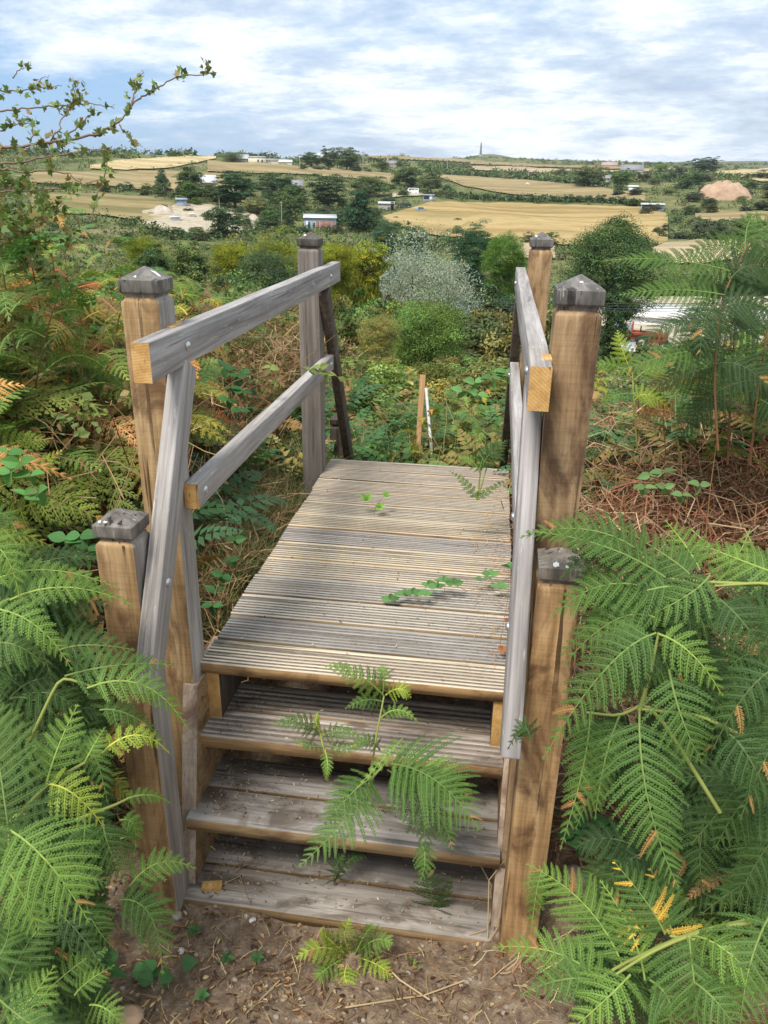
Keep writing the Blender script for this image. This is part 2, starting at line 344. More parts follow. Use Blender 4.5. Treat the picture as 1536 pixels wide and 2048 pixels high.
field([940, 1010, 1100, 1145], [325, 326, 331, 334], [330, 332, 336, 337], m_tan)
field([945, 1010, 1090, 1170], [334, 334, 338, 341], [342, 344, 347, 346], m_pink)
field([1060, 1130, 1200, 1260], [330, 333, 334, 335], [333, 337, 339, 340], m_tan)
field([1180, 1260, 1300, 1350], [342, 341, 340, 338], [346, 346, 344, 341], m_pink)
field([1300, 1330, 1400, 1470, 1500], [500, 488, 482, 480, 486], [528, 530, 530, 520, 510], m_pink)
field([1020, 1060, 1110], [489, 486, 490], [516, 520, 520], m_pink)
field([1390, 1430, 1536, 1580], [430, 424, 426, 428], [438, 446, 448, 450], m_tan)
field([1430, 1480, 1536, 1590], [345, 341, 338, 338], [349, 356, 368, 372], m_palef)
field([785, 830, 880], [388, 386, 386], [396, 394, 392], m_yard, 'track')
field([1195, 1300, 1450, 1600], [742, 738, 735, 735], [795, 812, 815, 815], m_pink)
field([1195, 1300, 1450, 1600], [600, 596, 596, 596], [700, 708, 712, 712], m_yard, 'yard', lift=.15)
# ------------------------------------------------------------------ the footbridge
H = .55
br = tag(empty('footbridge', (0, 0, -.8)), 'weathered oak footbridge with ribbed deck, open steps and capped posts', 'footbridge')
br_off = np.array([0, 0, .8])
def part(g, name, mats, parent=br, col=None, bevel=.003, smooth=False):
    for k in range(len(g.V)): g.V[k] = (g.V[k][0]+br_off, g.V[k][1])
    o = g.build(name, mats, parent, bevel=bevel, smooth=smooth)
    if col is not None: o.color = (*col, 1)
    return o
def board(y0, y1, z1, th, ribs, xl, xr, mats, name, col, tilt=0., rw=.5):
    g = G(); prof = [(y0, z1-th), (y0, z1-.002), (y0+.002, z1)]; gm = []
    if ribs:
        p = (y1-y0)/ribs
        for k in range(ribs):
            a = y0+p*k; d = .007
            e0, e1 = a+p*(1-rw)*.5+p*rw*.5, a+p*(1-rw)*.5+p*rw*.5+p*(1-rw)
            if k == ribs-1: break
            prof += [(e0, z1), (e0+.001, z1-d), (e1-.001, z1-d), (e1, z1)]; gm += [len(prof)-4, len(prof)-3, len(prof)-2]
    prof += [(y1-.002, z1), (y1, z1-.002), (y1, z1-th)]
    n = len(prof); NX = 12; xs = np.linspace(xl, xr, NX)
    sag = np.cumsum(RN.normal(0, .0006, NX)); V = []
    for xi, x in enumerate(xs):
        for (a, z) in prof: V.append((x, a, z+sag[xi]+tilt*(a-y0)))
    F = []; mm = []
    for s in range(NX-1):
        for k in range(n):
            k2 = (k+1) % n; F.append((s*n+k, s*n+k2, (s+1)*n+k2, (s+1)*n+k)); mm.append(1 if k in gm else (2 if k == 0 or k == n-1 else 0))
    g.add(V, F, mm); g.add(V[:n], [list(range(n))[::-1]], 2); g.add(V[-n:], [list(range(n))], 2)
    return part(g, name, mats, col=col, bevel=0)
PITCH = .1765
tones = [(1.18, 1.10, .98), (.66, .70, .78), (.92, .92, .92), (.86, .88, .92), (1.06, 1.0, .90), (1.12, 1.04, .90), (.74, .76, .84), (1.10, 1.0, .84), (1.0, .95, .85), (.98, .92, .84), (1.02, .95, .85), (.94, .88, .82), (.90, .84, .78)]
for i in range(13):
    y0 = i*PITCH; gap = .014 if i not in (0, 6) else .020
    j1, j2 = RN.normal(0, .004, 2)
    board(y0, y0+PITCH-gap, 0.+RN.normal(0, .0015), .042, 8, -H+j1, H+j2, [m_deck, m_groove, m_brownX], 'deck_board', tones[i], rw=.52)
def step(y0, z, col, ribs=0, z2=0):
    for k in range(2):
        a = y0+k*.172
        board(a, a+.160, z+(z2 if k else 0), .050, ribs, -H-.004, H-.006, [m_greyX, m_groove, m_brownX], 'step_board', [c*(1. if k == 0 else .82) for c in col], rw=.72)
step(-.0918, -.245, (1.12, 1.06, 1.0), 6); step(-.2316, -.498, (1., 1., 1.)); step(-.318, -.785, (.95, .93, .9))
# joists under the deck (orange sawn ends), one each side, and middle
for s in (-1, 1):
    x0, x1 = sorted((s*(H-.012), s*(H-.062)))
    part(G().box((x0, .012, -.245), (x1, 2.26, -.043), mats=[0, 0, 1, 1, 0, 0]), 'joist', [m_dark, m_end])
    # stringer: steep plank, cut to the slope
    for end in (0, 1):
        xa, xb = sorted((s*(H+.038), s*(H-.016)))
        if end == 0: prof = [(-.073, -.047), (.25, -.047), (.10, -.86), (-.27, -.86), (-.235, -.70)]
        else: prof = [(2.23, -.3), (2.27, -.05), (2.62, -.86), (2.25, -.86)]
        g = G(); n = len(prof)
        V = [(xa, a, z) for a, z in prof]+[(xb, a, z) for a, z in prof]
        F4 = [(k, (k+1) % n, (k+1) % n+n, k+n) for k in range(n)]
        g.add(V, F4, [0]*n); g.add(V, [list(range(n))[::-1], list(range(n, 2*n))], 1)
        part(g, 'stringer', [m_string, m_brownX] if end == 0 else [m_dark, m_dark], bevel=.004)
def post(cx, cy, zt, zb, s, mats, col, cs=None):
    cs = cs or s*1.02; hs, hc = s/2, cs/2; g = G()
    st = [(zb, hs, 0), (zt-.10, hs, 0), (zt-.072, hs, 0), (zt-.060, hs*.985, 0), (zt-.049, hs*.80, 1), (zt-.042, hs*.80, 1), (zt-.034, hc, 1), (zt, hc*1.01, 2)]
    V = []
    for z, r, k in st: V += [(cx-r, cy-r, z), (cx+r, cy-r, z), (cx+r, cy+r, z), (cx-r, cy+r, z)]
    F = []; mm = []
    for k in range(len(st)-1):
        for q in range(4):
            F.append((k*4+q, k*4+(q+1) % 4, k*4+4+(q+1) % 4, k*4+4+q))
            mm.append(2 if k >= 4 else {0: 0, 1: 1, 2: 1, 3: 0}[q])
    g.add(V, F, mm); top = len(st)*4-4; a = (cx, cy, zt+.036)
    g.add(V[top:]+[a], [(0, 1, 4), (1, 2, 4), (2, 3, 4), (3, 0, 4)], 2); g.add(V[:4], [(3, 2, 1, 0)], 0)
    return part(g, 'post', mats, col=col, bevel=.0025)
PM = [m_brownZ, m_greyZ, m_cap]
p_lt = post(-.6064, -.009, 1.309, -.9, .114, PM, (1.0, .98, .92))
p_ls = post(-.612, -.317, .680, -.95, .114, PM, (.95, .9, .82))
p_rt = post(.6078, -.147, 1.335, -.9, .114, [m_stained, m_greyZ, m_cap], (.92, .90, .88), .117)
p_rs = post(.618, -.327, .663, -.95, .114, [m_stained, m_greyZ, m_cap], (1.1, 1.0, .85))
p_lb = post(-.6064, 2.058, 1.311, -1.0, .114, [m_greyZ, m_greyZ, m_cap], (.62, .57, .52))
p_rb = post(.6085, 2.006, 1.340, -1.0, .114, PM, (.95, .92, .9))
post(-.612, 2.86, .10, -1.1, .114, [m_dark, m_dark, m_dark], (.7, .7, .7)); post(.618, 2.86, .10, -1.1, .114, [m_dark, m_dark, m_dark], (.7, .7, .7))
for p, q in ((p_lt, 'brown sawn post with grey weathered inner side and white droppings on its cap'), (p_lb, 'dull grey weathered post'), (p_rt, 'pale brown sawn post with dark stains under its grey cap')): p['label'] = q
def bolt(parent, P, ax, r=.013):
    g = G(); a = np.array(ax, float); a /= np.linalg.norm(a)
    b1 = np.cross(a, (0, .3, 1.)); b1 /= np.linalg.norm(b1); b2 = np.cross(a, b1)
    prof = [(0, r), (.003, r*.98), (.007, r*.7), (.009, r*.25), (.0095, .0005)]
    V = []; K = 14
    for h_, rr in prof: V += [np.array(P)+a*h_+rr*(b1*math.cos(q*2*math.pi/K)+b2*math.sin(q*2*math.pi/K)) for q in range(K)]
    F = [(k*K+q, k*K+(q+1) % K, k*K+K+(q+1) % K, k*K+K+q) for k in range(len(prof)-1) for q in range(K)]
    g.add(V, F); part(g, 'bolt', m_steel, parent, bevel=0, smooth=True)
def rail(side, y0, y1, zt, h, w, name='handrail', col=(1, 1, 1), bolts=()):
    xi = -H if side < 0 else H; x0, x1 = (xi+.0015, xi+w) if side < 0 else (xi-w, xi-.0015)
    g = G(); ys = np.linspace(y0, y1, 10); wv = RN.normal(0, .0012, 10)
    V = []; F = []; mm = []
    for k, y in enumerate(ys): V += [(x0+wv[k], y, zt-h), (x1+wv[k], y, zt-h), (x1+wv[k], y, zt), (x0+wv[k], y, zt)]
    for k in range(9):
        for q in range(4): F.append((k*4+q, k*4+(q+1) % 4, k*4+4+(q+1) % 4, k*4+4+q)); mm.append(0)
    g.add(V, F, mm); g.add(V[:4], [(0, 1, 2, 3)], 1); g.add(V[-4:], [(3, 2, 1, 0)], 1)
    o = part(g, name, [m_greyY, m_end], col=col, bevel=.004)
    for (y, z) in bolts: bolt(o, (x1 if side < 0 else x0, y, z), (-side, 0, 0))
    return o
rl = rail(-1, -.2725, 2.33, 1.1746, .1084, .0535, bolts=[(-.009, 1.12), (2.06, 1.12)])
rr = rail(1, -.3529, 2.30, 1.1753, .1084, .0535, col=(1.08, 1.06, 1.04), bolts=[(-.147, 1.12), (2.0, 1.12)])
rail(-1, -.0139, 2.13, .681, .085, .050, 'lower_rail', col=(1.1, 1.08, 1.05), bolts=[(.05, .64), (2.06, .64)])
rail(1, -.1266, 2.08, .695, .085, .050, 'lower_rail', col=(1.08, 1.06, 1.04), bolts=[(.0, .64), (2.0, .64)])
for o_, y in ((rl, .0), (rr, -.235)):                            # fresh orange check blocks let into the top edge
    sx = -1 if o_ is rl else 1; xo = sx*(H-.001); xi = sx*(H-.024)
    x0, x1 = sorted((xo, xi)); part(G().box((x0, y-.035, 1.165), (x1, y+.035, 1.1775)), 'wood_plug', m_end, o_, bevel=.001)
def slope_rail(side, yc0, zc0, yc1, zc1, h, w, mats, col=(1, 1, 1), bt=None):
    L = math.hypot(yc1-yc0, zc1-zc0); xi = -H if side < 0 else H; x0, x1 = (xi+.002, xi+w) if side < 0 else (xi-w, xi-.002)
    g = G().box((x0, 0, -h/2), (x1, L, h/2), mats=[0, 0, 0, 0, 0, 0]); o = g.build('stair_rail', mats, br, bevel=.005)
    o.location = (0, yc0, zc0+.8); o.rotation_euler = (math.atan2(zc1-zc0, yc1-yc0), 0, 0); o.color = (*col, 1)
    if bt: 
        K = G(); xb = x1 if side < 0 else x0
        for q in range(1):
            a = [(0, .013), (.004, .0125), (.008, .008), (.0095, .0005)]; V = []
            for hh, r_ in a: V += [(xb-side*hh, bt+r_*math.cos(z*.45), r_*math.sin(z*.45)) for z in range(14)]
            K.add(V, [(k*14+z, k*14+(z+1) % 14, k*14+14+(z+1) % 14, k*14+14+z) for k in range(3) for z in range(14)])
        b_ = K.build('bolt', m_steel, o, smooth=True)
    return o
tx = 1/1.88
def ycen(z, off): return -.302+off+(z-.488)*tx
slope_rail(-1, ycen(.20, 0), .20, ycen(1.075, .0), 1.064, .098, .0535, [m_greyY], (1.02, 1.0, .97), .32)
slope_rail(1, ycen(.165, -.045), .165, ycen(1.075, -.045), 1.064, .098, .0535, [m_greyY], (1.0, .98, .98), .34)
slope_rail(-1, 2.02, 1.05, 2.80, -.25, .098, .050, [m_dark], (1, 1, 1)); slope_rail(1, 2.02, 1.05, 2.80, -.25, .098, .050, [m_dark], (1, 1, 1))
part(G().tube([(-.60, .02, -.33), (-.66, .02, -.33)], .005, 8), 'bolt', m_steel, p_lt, bevel=0)
# white droppings on the caps
def splat(cx, cy, cz, nx, ny, nz, r, parent, el=1.6, seed=0):
    rs = random.Random(seed); n = Vector((nx, ny, nz)).normalized(); a = n.cross(Vector((0, 0, 1))).normalized(); b_ = n.cross(a)
    ps = []
    for k in range(12):
        t = k*math.pi/6; q = r*rs.uniform(.55, 1.2); v = Vector((cx, cy, cz))+a*q*math.cos(t)+b_*q*el*math.sin(t)+n*.0012
        ps.append(tuple(v))
    top = [tuple(Vector(p)+n*.0015-(Vector(p)-Vector((cx, cy, cz)))*.25) for p in ps]
    g = G(); g.add(ps+top, [(k, (k+1) % 12, 12+(k+1) % 12, 12+k) for k in range(12)]); g.add(top, [list(range(12))]); part(g, 'dropping', m_lime, parent, bevel=0)
sl_ = .036/.058
def capspot(px, py, zt, ox, oy, r, parent, seed, el=1.3):
    m_ = max(abs(ox), abs(oy)); z = zt+.036-m_*sl_
    n = (math.copysign(sl_, ox), 0, 1) if abs(ox) > abs(oy) else (0, math.copysign(sl_, oy), 1)
    splat(px+ox, py+oy, z, *n, r, parent, el, seed)
capspot(-.6064, -.009, 1.309, .035, -.005, .009, p_lt, 1, 2.2); capspot(-.6064, -.009, 1.309, -.01, -.045, .004, p_lt, 2)
capspot(-.612, -.317, .680, -.022, -.045, .008, p_ls, 3, .5); capspot(-.612, -.317, .680, -.04, -.046, .005, p_ls, 4)
capspot(.6078, -.147, 1.335, .0, -.03, .006, p_rt, 5, .5); capspot(.618, -.327, .663, -.015, -.048, .008, p_rs, 6); capspot(.618, -.327, .663, .012, -.05, .006, p_rs, 7)
capspot(-.6064, 2.058, 1.311, -.02, -.03, .008, p_lb, 8); capspot(.6085, 2.006, 1.34, -.03, -.035, .007, p_rb, 9)

# ------------------------------------------------------------------ leaves and fronds
Z3 = np.array([0, 0, 1.])
def nrm(v): v = np.asarray(v, float); return v/(np.linalg.norm(v, axis=-1, keepdims=True)+1e-12)
def frond(g, P0, P1, P2, W, npin=18, npl=12, tint=(.08, .2, .06), nh=(0, 0, 1), t0=.06, droop=.3, lean=.28, seed=0, yellow=0., stemr=.003, stem=True, fat=1.):
    r = np.random.default_rng(seed); P0, P1, P2 = [np.asarray(p, float) for p in (P0, P1, P2)]
    def B(t): t = np.asarray(t)[..., None]; return (1-t)**2*P0+2*t*(1-t)*P1+t*t*P2
    def D(t): t = np.asarray(t)[..., None]; return nrm(2*(1-t)*(P1-P0)+2*t*(P2-P1)+1e-9)
    L = np.linalg.norm(P1-P0)*.5+np.linalg.norm(P2-P1)*.5+np.linalg.norm(P2-P0)*.5; L = L*.67+np.linalg.norm(P2-P0)*.33
    u = (np.arange(npin)+.5)/npin; u = 1-(1-u)**1.12; ts = t0+(1-t0)*u
    ts = np.repeat(ts, 2); u = np.repeat(u, 2); sd = np.tile([1., -1.], npin); ts = ts+r.normal(0, .004, len(ts))
    ts = np.clip(ts, 0, 1); base = B(ts); T = D(ts); nn = nrm(np.asarray(nh, float)); S = nrm(np.cross(T, nn)); Nn = nrm(np.cross(S, T))
    l = W/2*(1-u**1.7)*(.82+.18*np.minimum(1, u*7))*r.normal(1, .09, len(u))+W*.02
    a = lean+.5*u+r.normal(0, .05, len(u))
    d = S*(sd*np.cos(a))[:, None]+T*np.sin(a)[:, None]+Nn*(.10+r.normal(0, .06, len(u)))[:, None]; d = nrm(d)
    dz = Z3*droop
    def pp(s): # s (k,) -> (n,k,3)
        s = s[None, :, None]; lv = l[:, None, None]
        return base[:, None]+d[:, None]*lv*s+T[:, None]*lv*.16*s*s-dz*lv*s*s*.8
    def pc(s):
        s = s[None, :, None]; lv = l[:, None, None]
        return nrm(d[:, None]+T[:, None]*.32*s-dz*s*1.6)
    n = len(u); tv = np.asarray(tint, float)[None]*r.normal(1, .07, (n, 1))*np.array([1, 1, 1])
    if yellow > 0:
        k = (r.random(n) < yellow)[:, None]; tv = np.where(k, np.array([.55, .36, .06])*r.normal(1, .1, (n, 1)), tv)
    bt = (r.random(n) < .05)[:, None]&(u[:, None] > .55); tv = np.where(bt, np.array([.26, .16, .06]), tv)
    tv = tv*(1+.25*u[:, None]*np.array([1.2, .8, .2]))
    sp_ = L/npin
    if npl <= 0:
        s = np.array([0, .4, 1.]); C = pp(s); X = nrm(np.cross(pc(np.array([.3]))[:, 0], Nn))*(sp_*.42*fat)
        q = np.stack([C[:, 0], C[:, 1]+X, C[:, 2], C[:, 1]-X], 1); g.quads(q, 0, tv)
    else:
        s = (np.arange(npl)+.45)/npl; C = pp(s); Q = pc(s); X = nrm(np.cross(Q, Nn[:, None]))
        w = sp_*.50*fat*(1-.72*s**1.8)[None, :]*np.clip(l/(W*.3), .35, 1)[:, None]
        hw = (l[:, None]/npl)*.62*np.ones((1, npl))
        qs = []
        for m in (1., -1.):
            dir_ = nrm(X*m+Q*.38+r.normal(0, .10, X.shape)); tip = C+dir_*(w*r.normal(1, .10, w.shape))[..., None]
            mid = C+dir_*(w*.55)[..., None]
            qs.append(np.stack([C-Q*(hw*.75)[..., None], mid-Q*hw[..., None]*.85, tip, mid+Q*hw[..., None]*.95], 2)); 
        q = np.stack(qs, 2).reshape(n, -1, 4, 3); k = q.shape[1]
        cc = np.repeat(tv, k, 0)*r.normal(1, .08, (n*k, 1)); g.quads(q.reshape(-1, 4, 3), 0, np.clip(cc, 0, 1))
        # pinna midribs
        ss = np.array([0, .5, .95]); C = pp(ss); X = nrm(np.cross(d, Nn))*(.0008+sp_*.075); sc = np.clip(tv*1.25+.01, 0, 1)
        for k in (0, 1): 
            f = 1-.4*k; f2 = .6-.4*k
            g.quads(np.stack([C[:, k]-X*f, C[:, k+1]-X*f2, C[:, k+1]+X*f2, C[:, k]+X*f], 1)+Nn[:, None]*.0012, 0, sc)
    if stem:
        tt = np.linspace(0, 1, 10); g.tube(B(tt), stemr*(1-.8*tt)+.0004, 4, 1, np.clip(np.asarray(tint)*np.array([2.2, 1.7, 1.3])+.03, 0, 1))
FG = {'n': 0}
def fern_plant(label, fronds, stems=(), tint=(.08, .19, .06), group=None, name='bracken_fern', cat='fern', base=None, yellow=0., sc=(.30, .34, .09)):
    """fronds: (u0,v0, um,vm, u1,v1, d0,d1, width_px[, tint, yellow]); each becomes one blade hung where it grows"""
    b = base if base is not None else pt(fronds[0][0], fronds[0][1], fronds[0][6])
    e = empty(name, b); tag(e, label, cat, group)
    for k, f in enumerate(fronds):
        u0, v0, um, vm, u1, v1, d0, d1, wp = f[:9]; tn = f[9] if len(f) > 9 and f[9] else tint; yl = f[10] if len(f) > 10 else yellow
        P0, P2 = pt(u0, v0, d0), pt(u1, v1, d1); Pm = pt(um, vm, (d0+d1)/2-.03); P1 = 2*Pm-(P0+P2)/2
        dm = (d0+d1)/2; tc_ = nrm(CAM-Pm); nh = nrm(.75*tc_+.45*Z3+RN.normal(0, .16, 3))
        L = math.hypot(u1-u0, v1-v0)*dm/FPX; npn = int(np.clip(L/.021, 9, 24)); npl = int(np.clip(wp*dm/FPX/2/.0065, 5, 17))
        g = G(); FG['n'] += 1
        frond(g, P0-b, P1-b, P2-b, wp*dm/FPX, npn, npl, tn, nh, seed=FG['n'], droop=.22, yellow=yl, stemr=.0028)
        g.build('frond', [m_leaf, m_stem], e)
    for s in stems:
        P = np.array([pt(*q) for q in s])-b; g = G(); tt = np.linspace(0, 1, 12); xs = np.linspace(0, 1, len(P))
        P = np.stack([np.interp(tt, xs, P[:, i]) for i in range(3)], 1); P[1:-1] = (P[:-2]+P[1:-1]*2+P[2:])/4
        g.tube(P, np.linspace(.005, .0028, 12), 6, 0, sc); g.build('stem', [m_stem], e, smooth=True)
    return e
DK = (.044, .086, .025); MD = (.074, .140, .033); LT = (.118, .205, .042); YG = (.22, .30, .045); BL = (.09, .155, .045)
GR = 'bracken ferns crowding the right of the steps'; GL = 'bracken ferns crowding the left of the steps'
fern_plant('tall bracken fern right of the steps with a long frond hanging straight down', [
 (1279, 1420, 1296, 1600, 1358, 1778, 1.72, 1.66, 185), (1312, 1266, 1205, 1345, 1085, 1520, 1.66, 1.74, 150), (1338, 1340, 1365, 1440, 1405, 1525, 1.66, 1.66, 150),
 (1317, 1268, 1385, 1310, 1445, 1392, 1.66, 1.62, 105, LT), (1180, 1425, 1165, 1540, 1120, 1700, 1.86, 1.9, 100), (1240, 1430, 1210, 1520, 1190, 1640, 1.8, 1.85, 90), (1300, 1270, 1270, 1330, 1255, 1410, 1.72, 1.74, 110, DK)],
 [[(1440, 1625, 1.75), (1300, 1400, 1.74), (1240, 1433, 1.75), (1175, 1425, 1.84)], [(1540, 1500, 1.7), (1400, 1430, 1.7), (1279, 1418, 1.72)], [(1279, 1420, 1.72), (1300, 1350, 1.69), (1317, 1266, 1.66)]], MD, GR)
fern_plant('bracken fern reaching its curled tip over the grey stair rail on the right', [
 (1330, 1155, 1200, 1090, 1050, 1062, 1.78, 1.9, 105), (1353, 1172, 1230, 1210, 1122, 1312, 1.76, 1.9, 125), (1380, 1150, 1330, 1110, 1225, 1045, 1.8, 1.95, 110), (1300, 1120, 1180, 1060, 1040, 1075, 1.82, 1.92, 140), (1330, 1190, 1210, 1170, 1105, 1235, 1.78, 1.88, 150), (1320, 1240, 1230, 1240, 1128, 1330, 1.76, 1.86, 120), (1250, 1130, 1180, 1110, 1120, 1160, 1.84, 1.92, 100, DK), (1400, 1140, 1370, 1090, 1330, 1040, 1.85, 2.0, 110, LT),
 (1420, 1150, 1360, 1200, 1250, 1250, 1.74, 1.8, 120), (1030+30, 1480, 1045, 1455, 1015, 1500, 1.86, 1.9, 60, DK)], [[(1536, 1170, 1.75), (1430, 1165, 1.78), (1340, 1158, 1.8)]], MD, GR)
fern_plant('bracken fern at the right edge with broad dark blades below the steps rail', [
 (1560, 1150, 1480, 1120, 1380, 1080, 1.75, 1.9, 120, LT), (1570, 1260, 1480, 1230, 1380, 1220, 1.7, 1.8, 150), (1560, 1330, 1490, 1390, 1425, 1500, 1.62, 1.66, 140), (1600, 1420, 1540, 1500, 1480, 1640, 1.6, 1.6, 170), (1430, 1170, 1470, 1120, 1500, 1060, 1.85, 1.95, 90, LT),
 (1460, 1470, 1500, 1520, 1560, 1640, 1.62, 1.6, 150), (1440, 1200, 1490, 1250, 1550, 1340, 1.72, 1.7, 130)], [[(1600, 1190, 1.7), (1530, 1165, 1.74), (1430, 1172, 1.78)]], DK, GR)
fern_plant('dark bracken fern low at the right edge above the fallen leaves', [
 (1560, 1560, 1490, 1600, 1430, 1700, 1.72, 1.8, 170), (1590, 1640, 1530, 1700, 1470, 1810, 1.7, 1.8, 160), (1480, 1560, 1440, 1620, 1380, 1690, 1.85, 1.9, 120), (1560, 1740, 1500, 1760, 1400, 1830, 1.8, 1.9, 130), (1420, 1600, 1400, 1700, 1410, 1790, 1.95, 2.0, 110)], (), (.045, .085, .025), GR)
fern_plant('bracken fern leaning its long blade against the foot of the right post', [
 (1246, 1932, 1165, 1805, 1052, 1728, 1.78, 2.02, 165), (1210, 1970, 1110, 1905, 985, 1895, 1.75, 1.9, 120, LT), (1085, 1740, 1072, 1790, 1062, 1870, 2.05, 2.1, 60, LT), (1290, 1960, 1260, 1860, 1200, 1760, 1.78, 1.9, 130)],
 [[(1500, 1840, 1.6), (1374, 1868, 1.64), (1240, 1930, 1.74), (1180, 1970, 1.76)]], LT, GR)
fern_plant('bracken fern with yellowed orange pinnae near the right post foot', [
 (1330, 1868, 1290, 1800, 1225, 1720, 1.8, 1.92, 130, MD, .35), (1345, 1880, 1330, 1810, 1300, 1735, 1.8, 1.92, 130, MD, .45), (1310, 1870, 1260, 1850, 1215, 1830, 1.82, 1.88, 90, YG, .6)], [[(1400, 1880, 1.75), (1340, 1872, 1.79)]], MD, GR)
fern_plant('bracken fern in the bottom right corner with a thick yellow forking stem', [
 (1378, 1872, 1388, 1960, 1400, 2080, 1.6, 1.55, 200), (1382, 1872, 1450, 1900, 1535, 1985, 1.6, 1.5, 130, LT), (1300, 1960, 1340, 2010, 1330, 2090, 1.62, 1.6, 170), (1260, 1950, 1210, 2000, 1130, 2070, 1.68, 1.66, 150, LT), (1540, 1830, 1500, 1930, 1480, 2060, 1.55, 1.5, 190),
 (1380, 1960, 1430, 2000, 1480, 2070, 1.56, 1.5, 120), (1190, 1960, 1120, 1960, 1040, 1990, 1.72, 1.8, 90)], [[(1520, 1840, 1.55), (1378, 1870, 1.6), (1300, 1905, 1.64), (1230, 1950, 1.68)], [(1378, 1870, 1.6), (1385, 1980, 1.57)]], MD, GR)
# left foreground
fern_plant('pale green bracken fern brushing the short left post below its cap', [
 (-20, 1165, 100, 1140, 243, 1180, 1.9, 2.0, 62, LT), (20, 1200, 140, 1175, 268, 1212, 1.86, 1.98, 70, LT), (-30, 1215, 70, 1250, 145, 1342, 1.8, 1.84, 85, LT), (-40, 1080, 10, 1110, 40, 1200, 1.85, 1.85, 90, LT), (-20, 1060, 10, 1030, 60, 1120, 1.95, 1.95, 60, MD)], [[(-60, 1400, 1.85), (-20, 1215, 1.86), (20, 1198, 1.87)]], LT, GL)
fern_plant('bracken fern laying two toothed blades across the left stair rail', [
 (130, 1352, 240, 1330, 348, 1330, 1.9, 2.0, 88, MD), (175, 1376, 290, 1372, 378, 1462, 1.88, 2.0, 88, LT), (120, 1300, 180, 1290, 270, 1300, 1.98, 2.06, 100, BL), (200, 1420, 260, 1430, 330, 1480, 1.95, 2.03, 60, MD), (-30, 1290, 30, 1290, 90, 1330, 1.85, 1.9, 95, BL)], [[(60, 1480, 1.95), (120, 1352, 1.91), (200, 1378, 1.9)]], MD, GL)
fern_plant('bracken fern at the left edge with a broad bluish frond fanning upward', [
 (18, 1665, 0, 1540, -25, 1380, 1.72, 1.76, 230, BL), (93, 1568, 118, 1490, 156, 1408, 1.8, 1.88, 115, LT), (-30, 1560, -20, 1480, -10, 1400, 1.85, 1.9, 190, MD), (170, 1525, 188, 1490, 210, 1455, 1.86, 1.92, 65, LT), (205, 1505, 275, 1470, 340, 1508, 1.88, 1.96, 60, YG)],
 [[(20, 1760, 1.75), (18, 1665, 1.74)], [(30, 1640, 1.8), (93, 1568, 1.82), (170, 1525, 1.86), (230, 1490, 1.9)]], LT, GL)
fern_plant('large bright bracken fern spreading down at the lower left edge', [
 (20, 1660, 100, 1730, 178, 1845, 1.68, 1.68, 215, LT), (93, 1568, 150, 1590, 208, 1655, 1.8, 1.84, 110, YG), (-20, 1690, 40, 1780, 80, 1870, 1.7, 1.7, 150, LT), (-10, 1640, -10, 1720, -20, 1820, 1.68, 1.7, 150, MD)], [[(-30, 1640, 1.7), (20, 1660, 1.7)]], LT, GL)
fern_plant('bracken fern with upright finger blades in front of the short left post base', [
 (205, 1640, 220, 1700, 255, 1768, 2.05, 2.1, 110, MD), (260, 1772, 320, 1725, 392, 1738, 2.12, 2.2, 78, LT), (170, 1640, 165, 1700, 150, 1750, 2.05, 2.1, 80, MD), (240, 1640, 270, 1660, 262, 1740, 2.1, 2.15, 45, LT), (250, 1600, 300, 1590, 345, 1610, 2.1, 2.15, 36, LT)], [[(150, 1640, 2.05), (230, 1610, 2.08), (270, 1590, 2.1)]], MD, GL)
fern_plant('dark bracken fern drooping over the soil beside the left post', [
 (235, 1800, 300, 1830, 325, 1950, 2.1, 2.1, 125, MD), (240, 1800, 290, 1800, 340, 1830, 2.12, 2.2, 50, DK), (170, 1800, 190, 1850, 230, 1900, 2.08, 2.08, 90, MD)], (), MD, GL)
fern_plant('bracken fern in the bottom left corner above dock leaves', [
 (20, 1960, 60, 1880, 130, 1800, 1.95, 2.05, 120, MD), (10, 2060, 60, 2000, 110, 1930, 1.8, 1.9, 120, LT), (150, 1990, 180, 1960, 230, 1930, 2.0, 2.05, 70, LT), (-20, 1930, 10, 1890, 20, 1830, 1.9, 2.0, 110, MD), (180, 2010, 215, 2020, 250, 2060, 1.95, 1.9, 80, LT), (-10, 1990, 50, 2040, 120, 2080, 1.7, 1.65, 110, MD)], (), LT, GL)
# bracken filling in behind, shade between blades painted into its dark greens, plant by plant
rf = random.Random(77)
def fill(n, ulo, uhi, vlo, vhi, dlo, dhi, amid, label, grp, umin, umax):
    for k in range(n):
        bu, bv = rf.uniform(ulo, uhi), vlo+(vhi-vlo)*(k+.5)/n; fr = []; d = rf.uniform(dlo, dhi)
        for q in range(6):
            a = amid+rf.uniform(-1.5, 1.5); l = rf.uniform(130, 260); u1 = min(max(bu+math.cos(a)*l, umin), umax); v1 = bv+math.sin(a)*l*.8
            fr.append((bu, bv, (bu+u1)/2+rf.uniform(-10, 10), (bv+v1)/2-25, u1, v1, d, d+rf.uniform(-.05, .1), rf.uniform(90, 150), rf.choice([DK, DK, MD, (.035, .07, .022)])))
        fern_plant(label, fr, (), DK, grp)
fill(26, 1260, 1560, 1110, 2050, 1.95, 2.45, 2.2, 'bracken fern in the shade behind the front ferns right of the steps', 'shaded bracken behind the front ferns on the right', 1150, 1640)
fill(20, -40, 150, 1150, 2050, 2.05, 2.5, .7, 'bracken fern in the shade behind the front ferns left of the steps', 'shaded bracken behind the front ferns on the left', -120, 215)
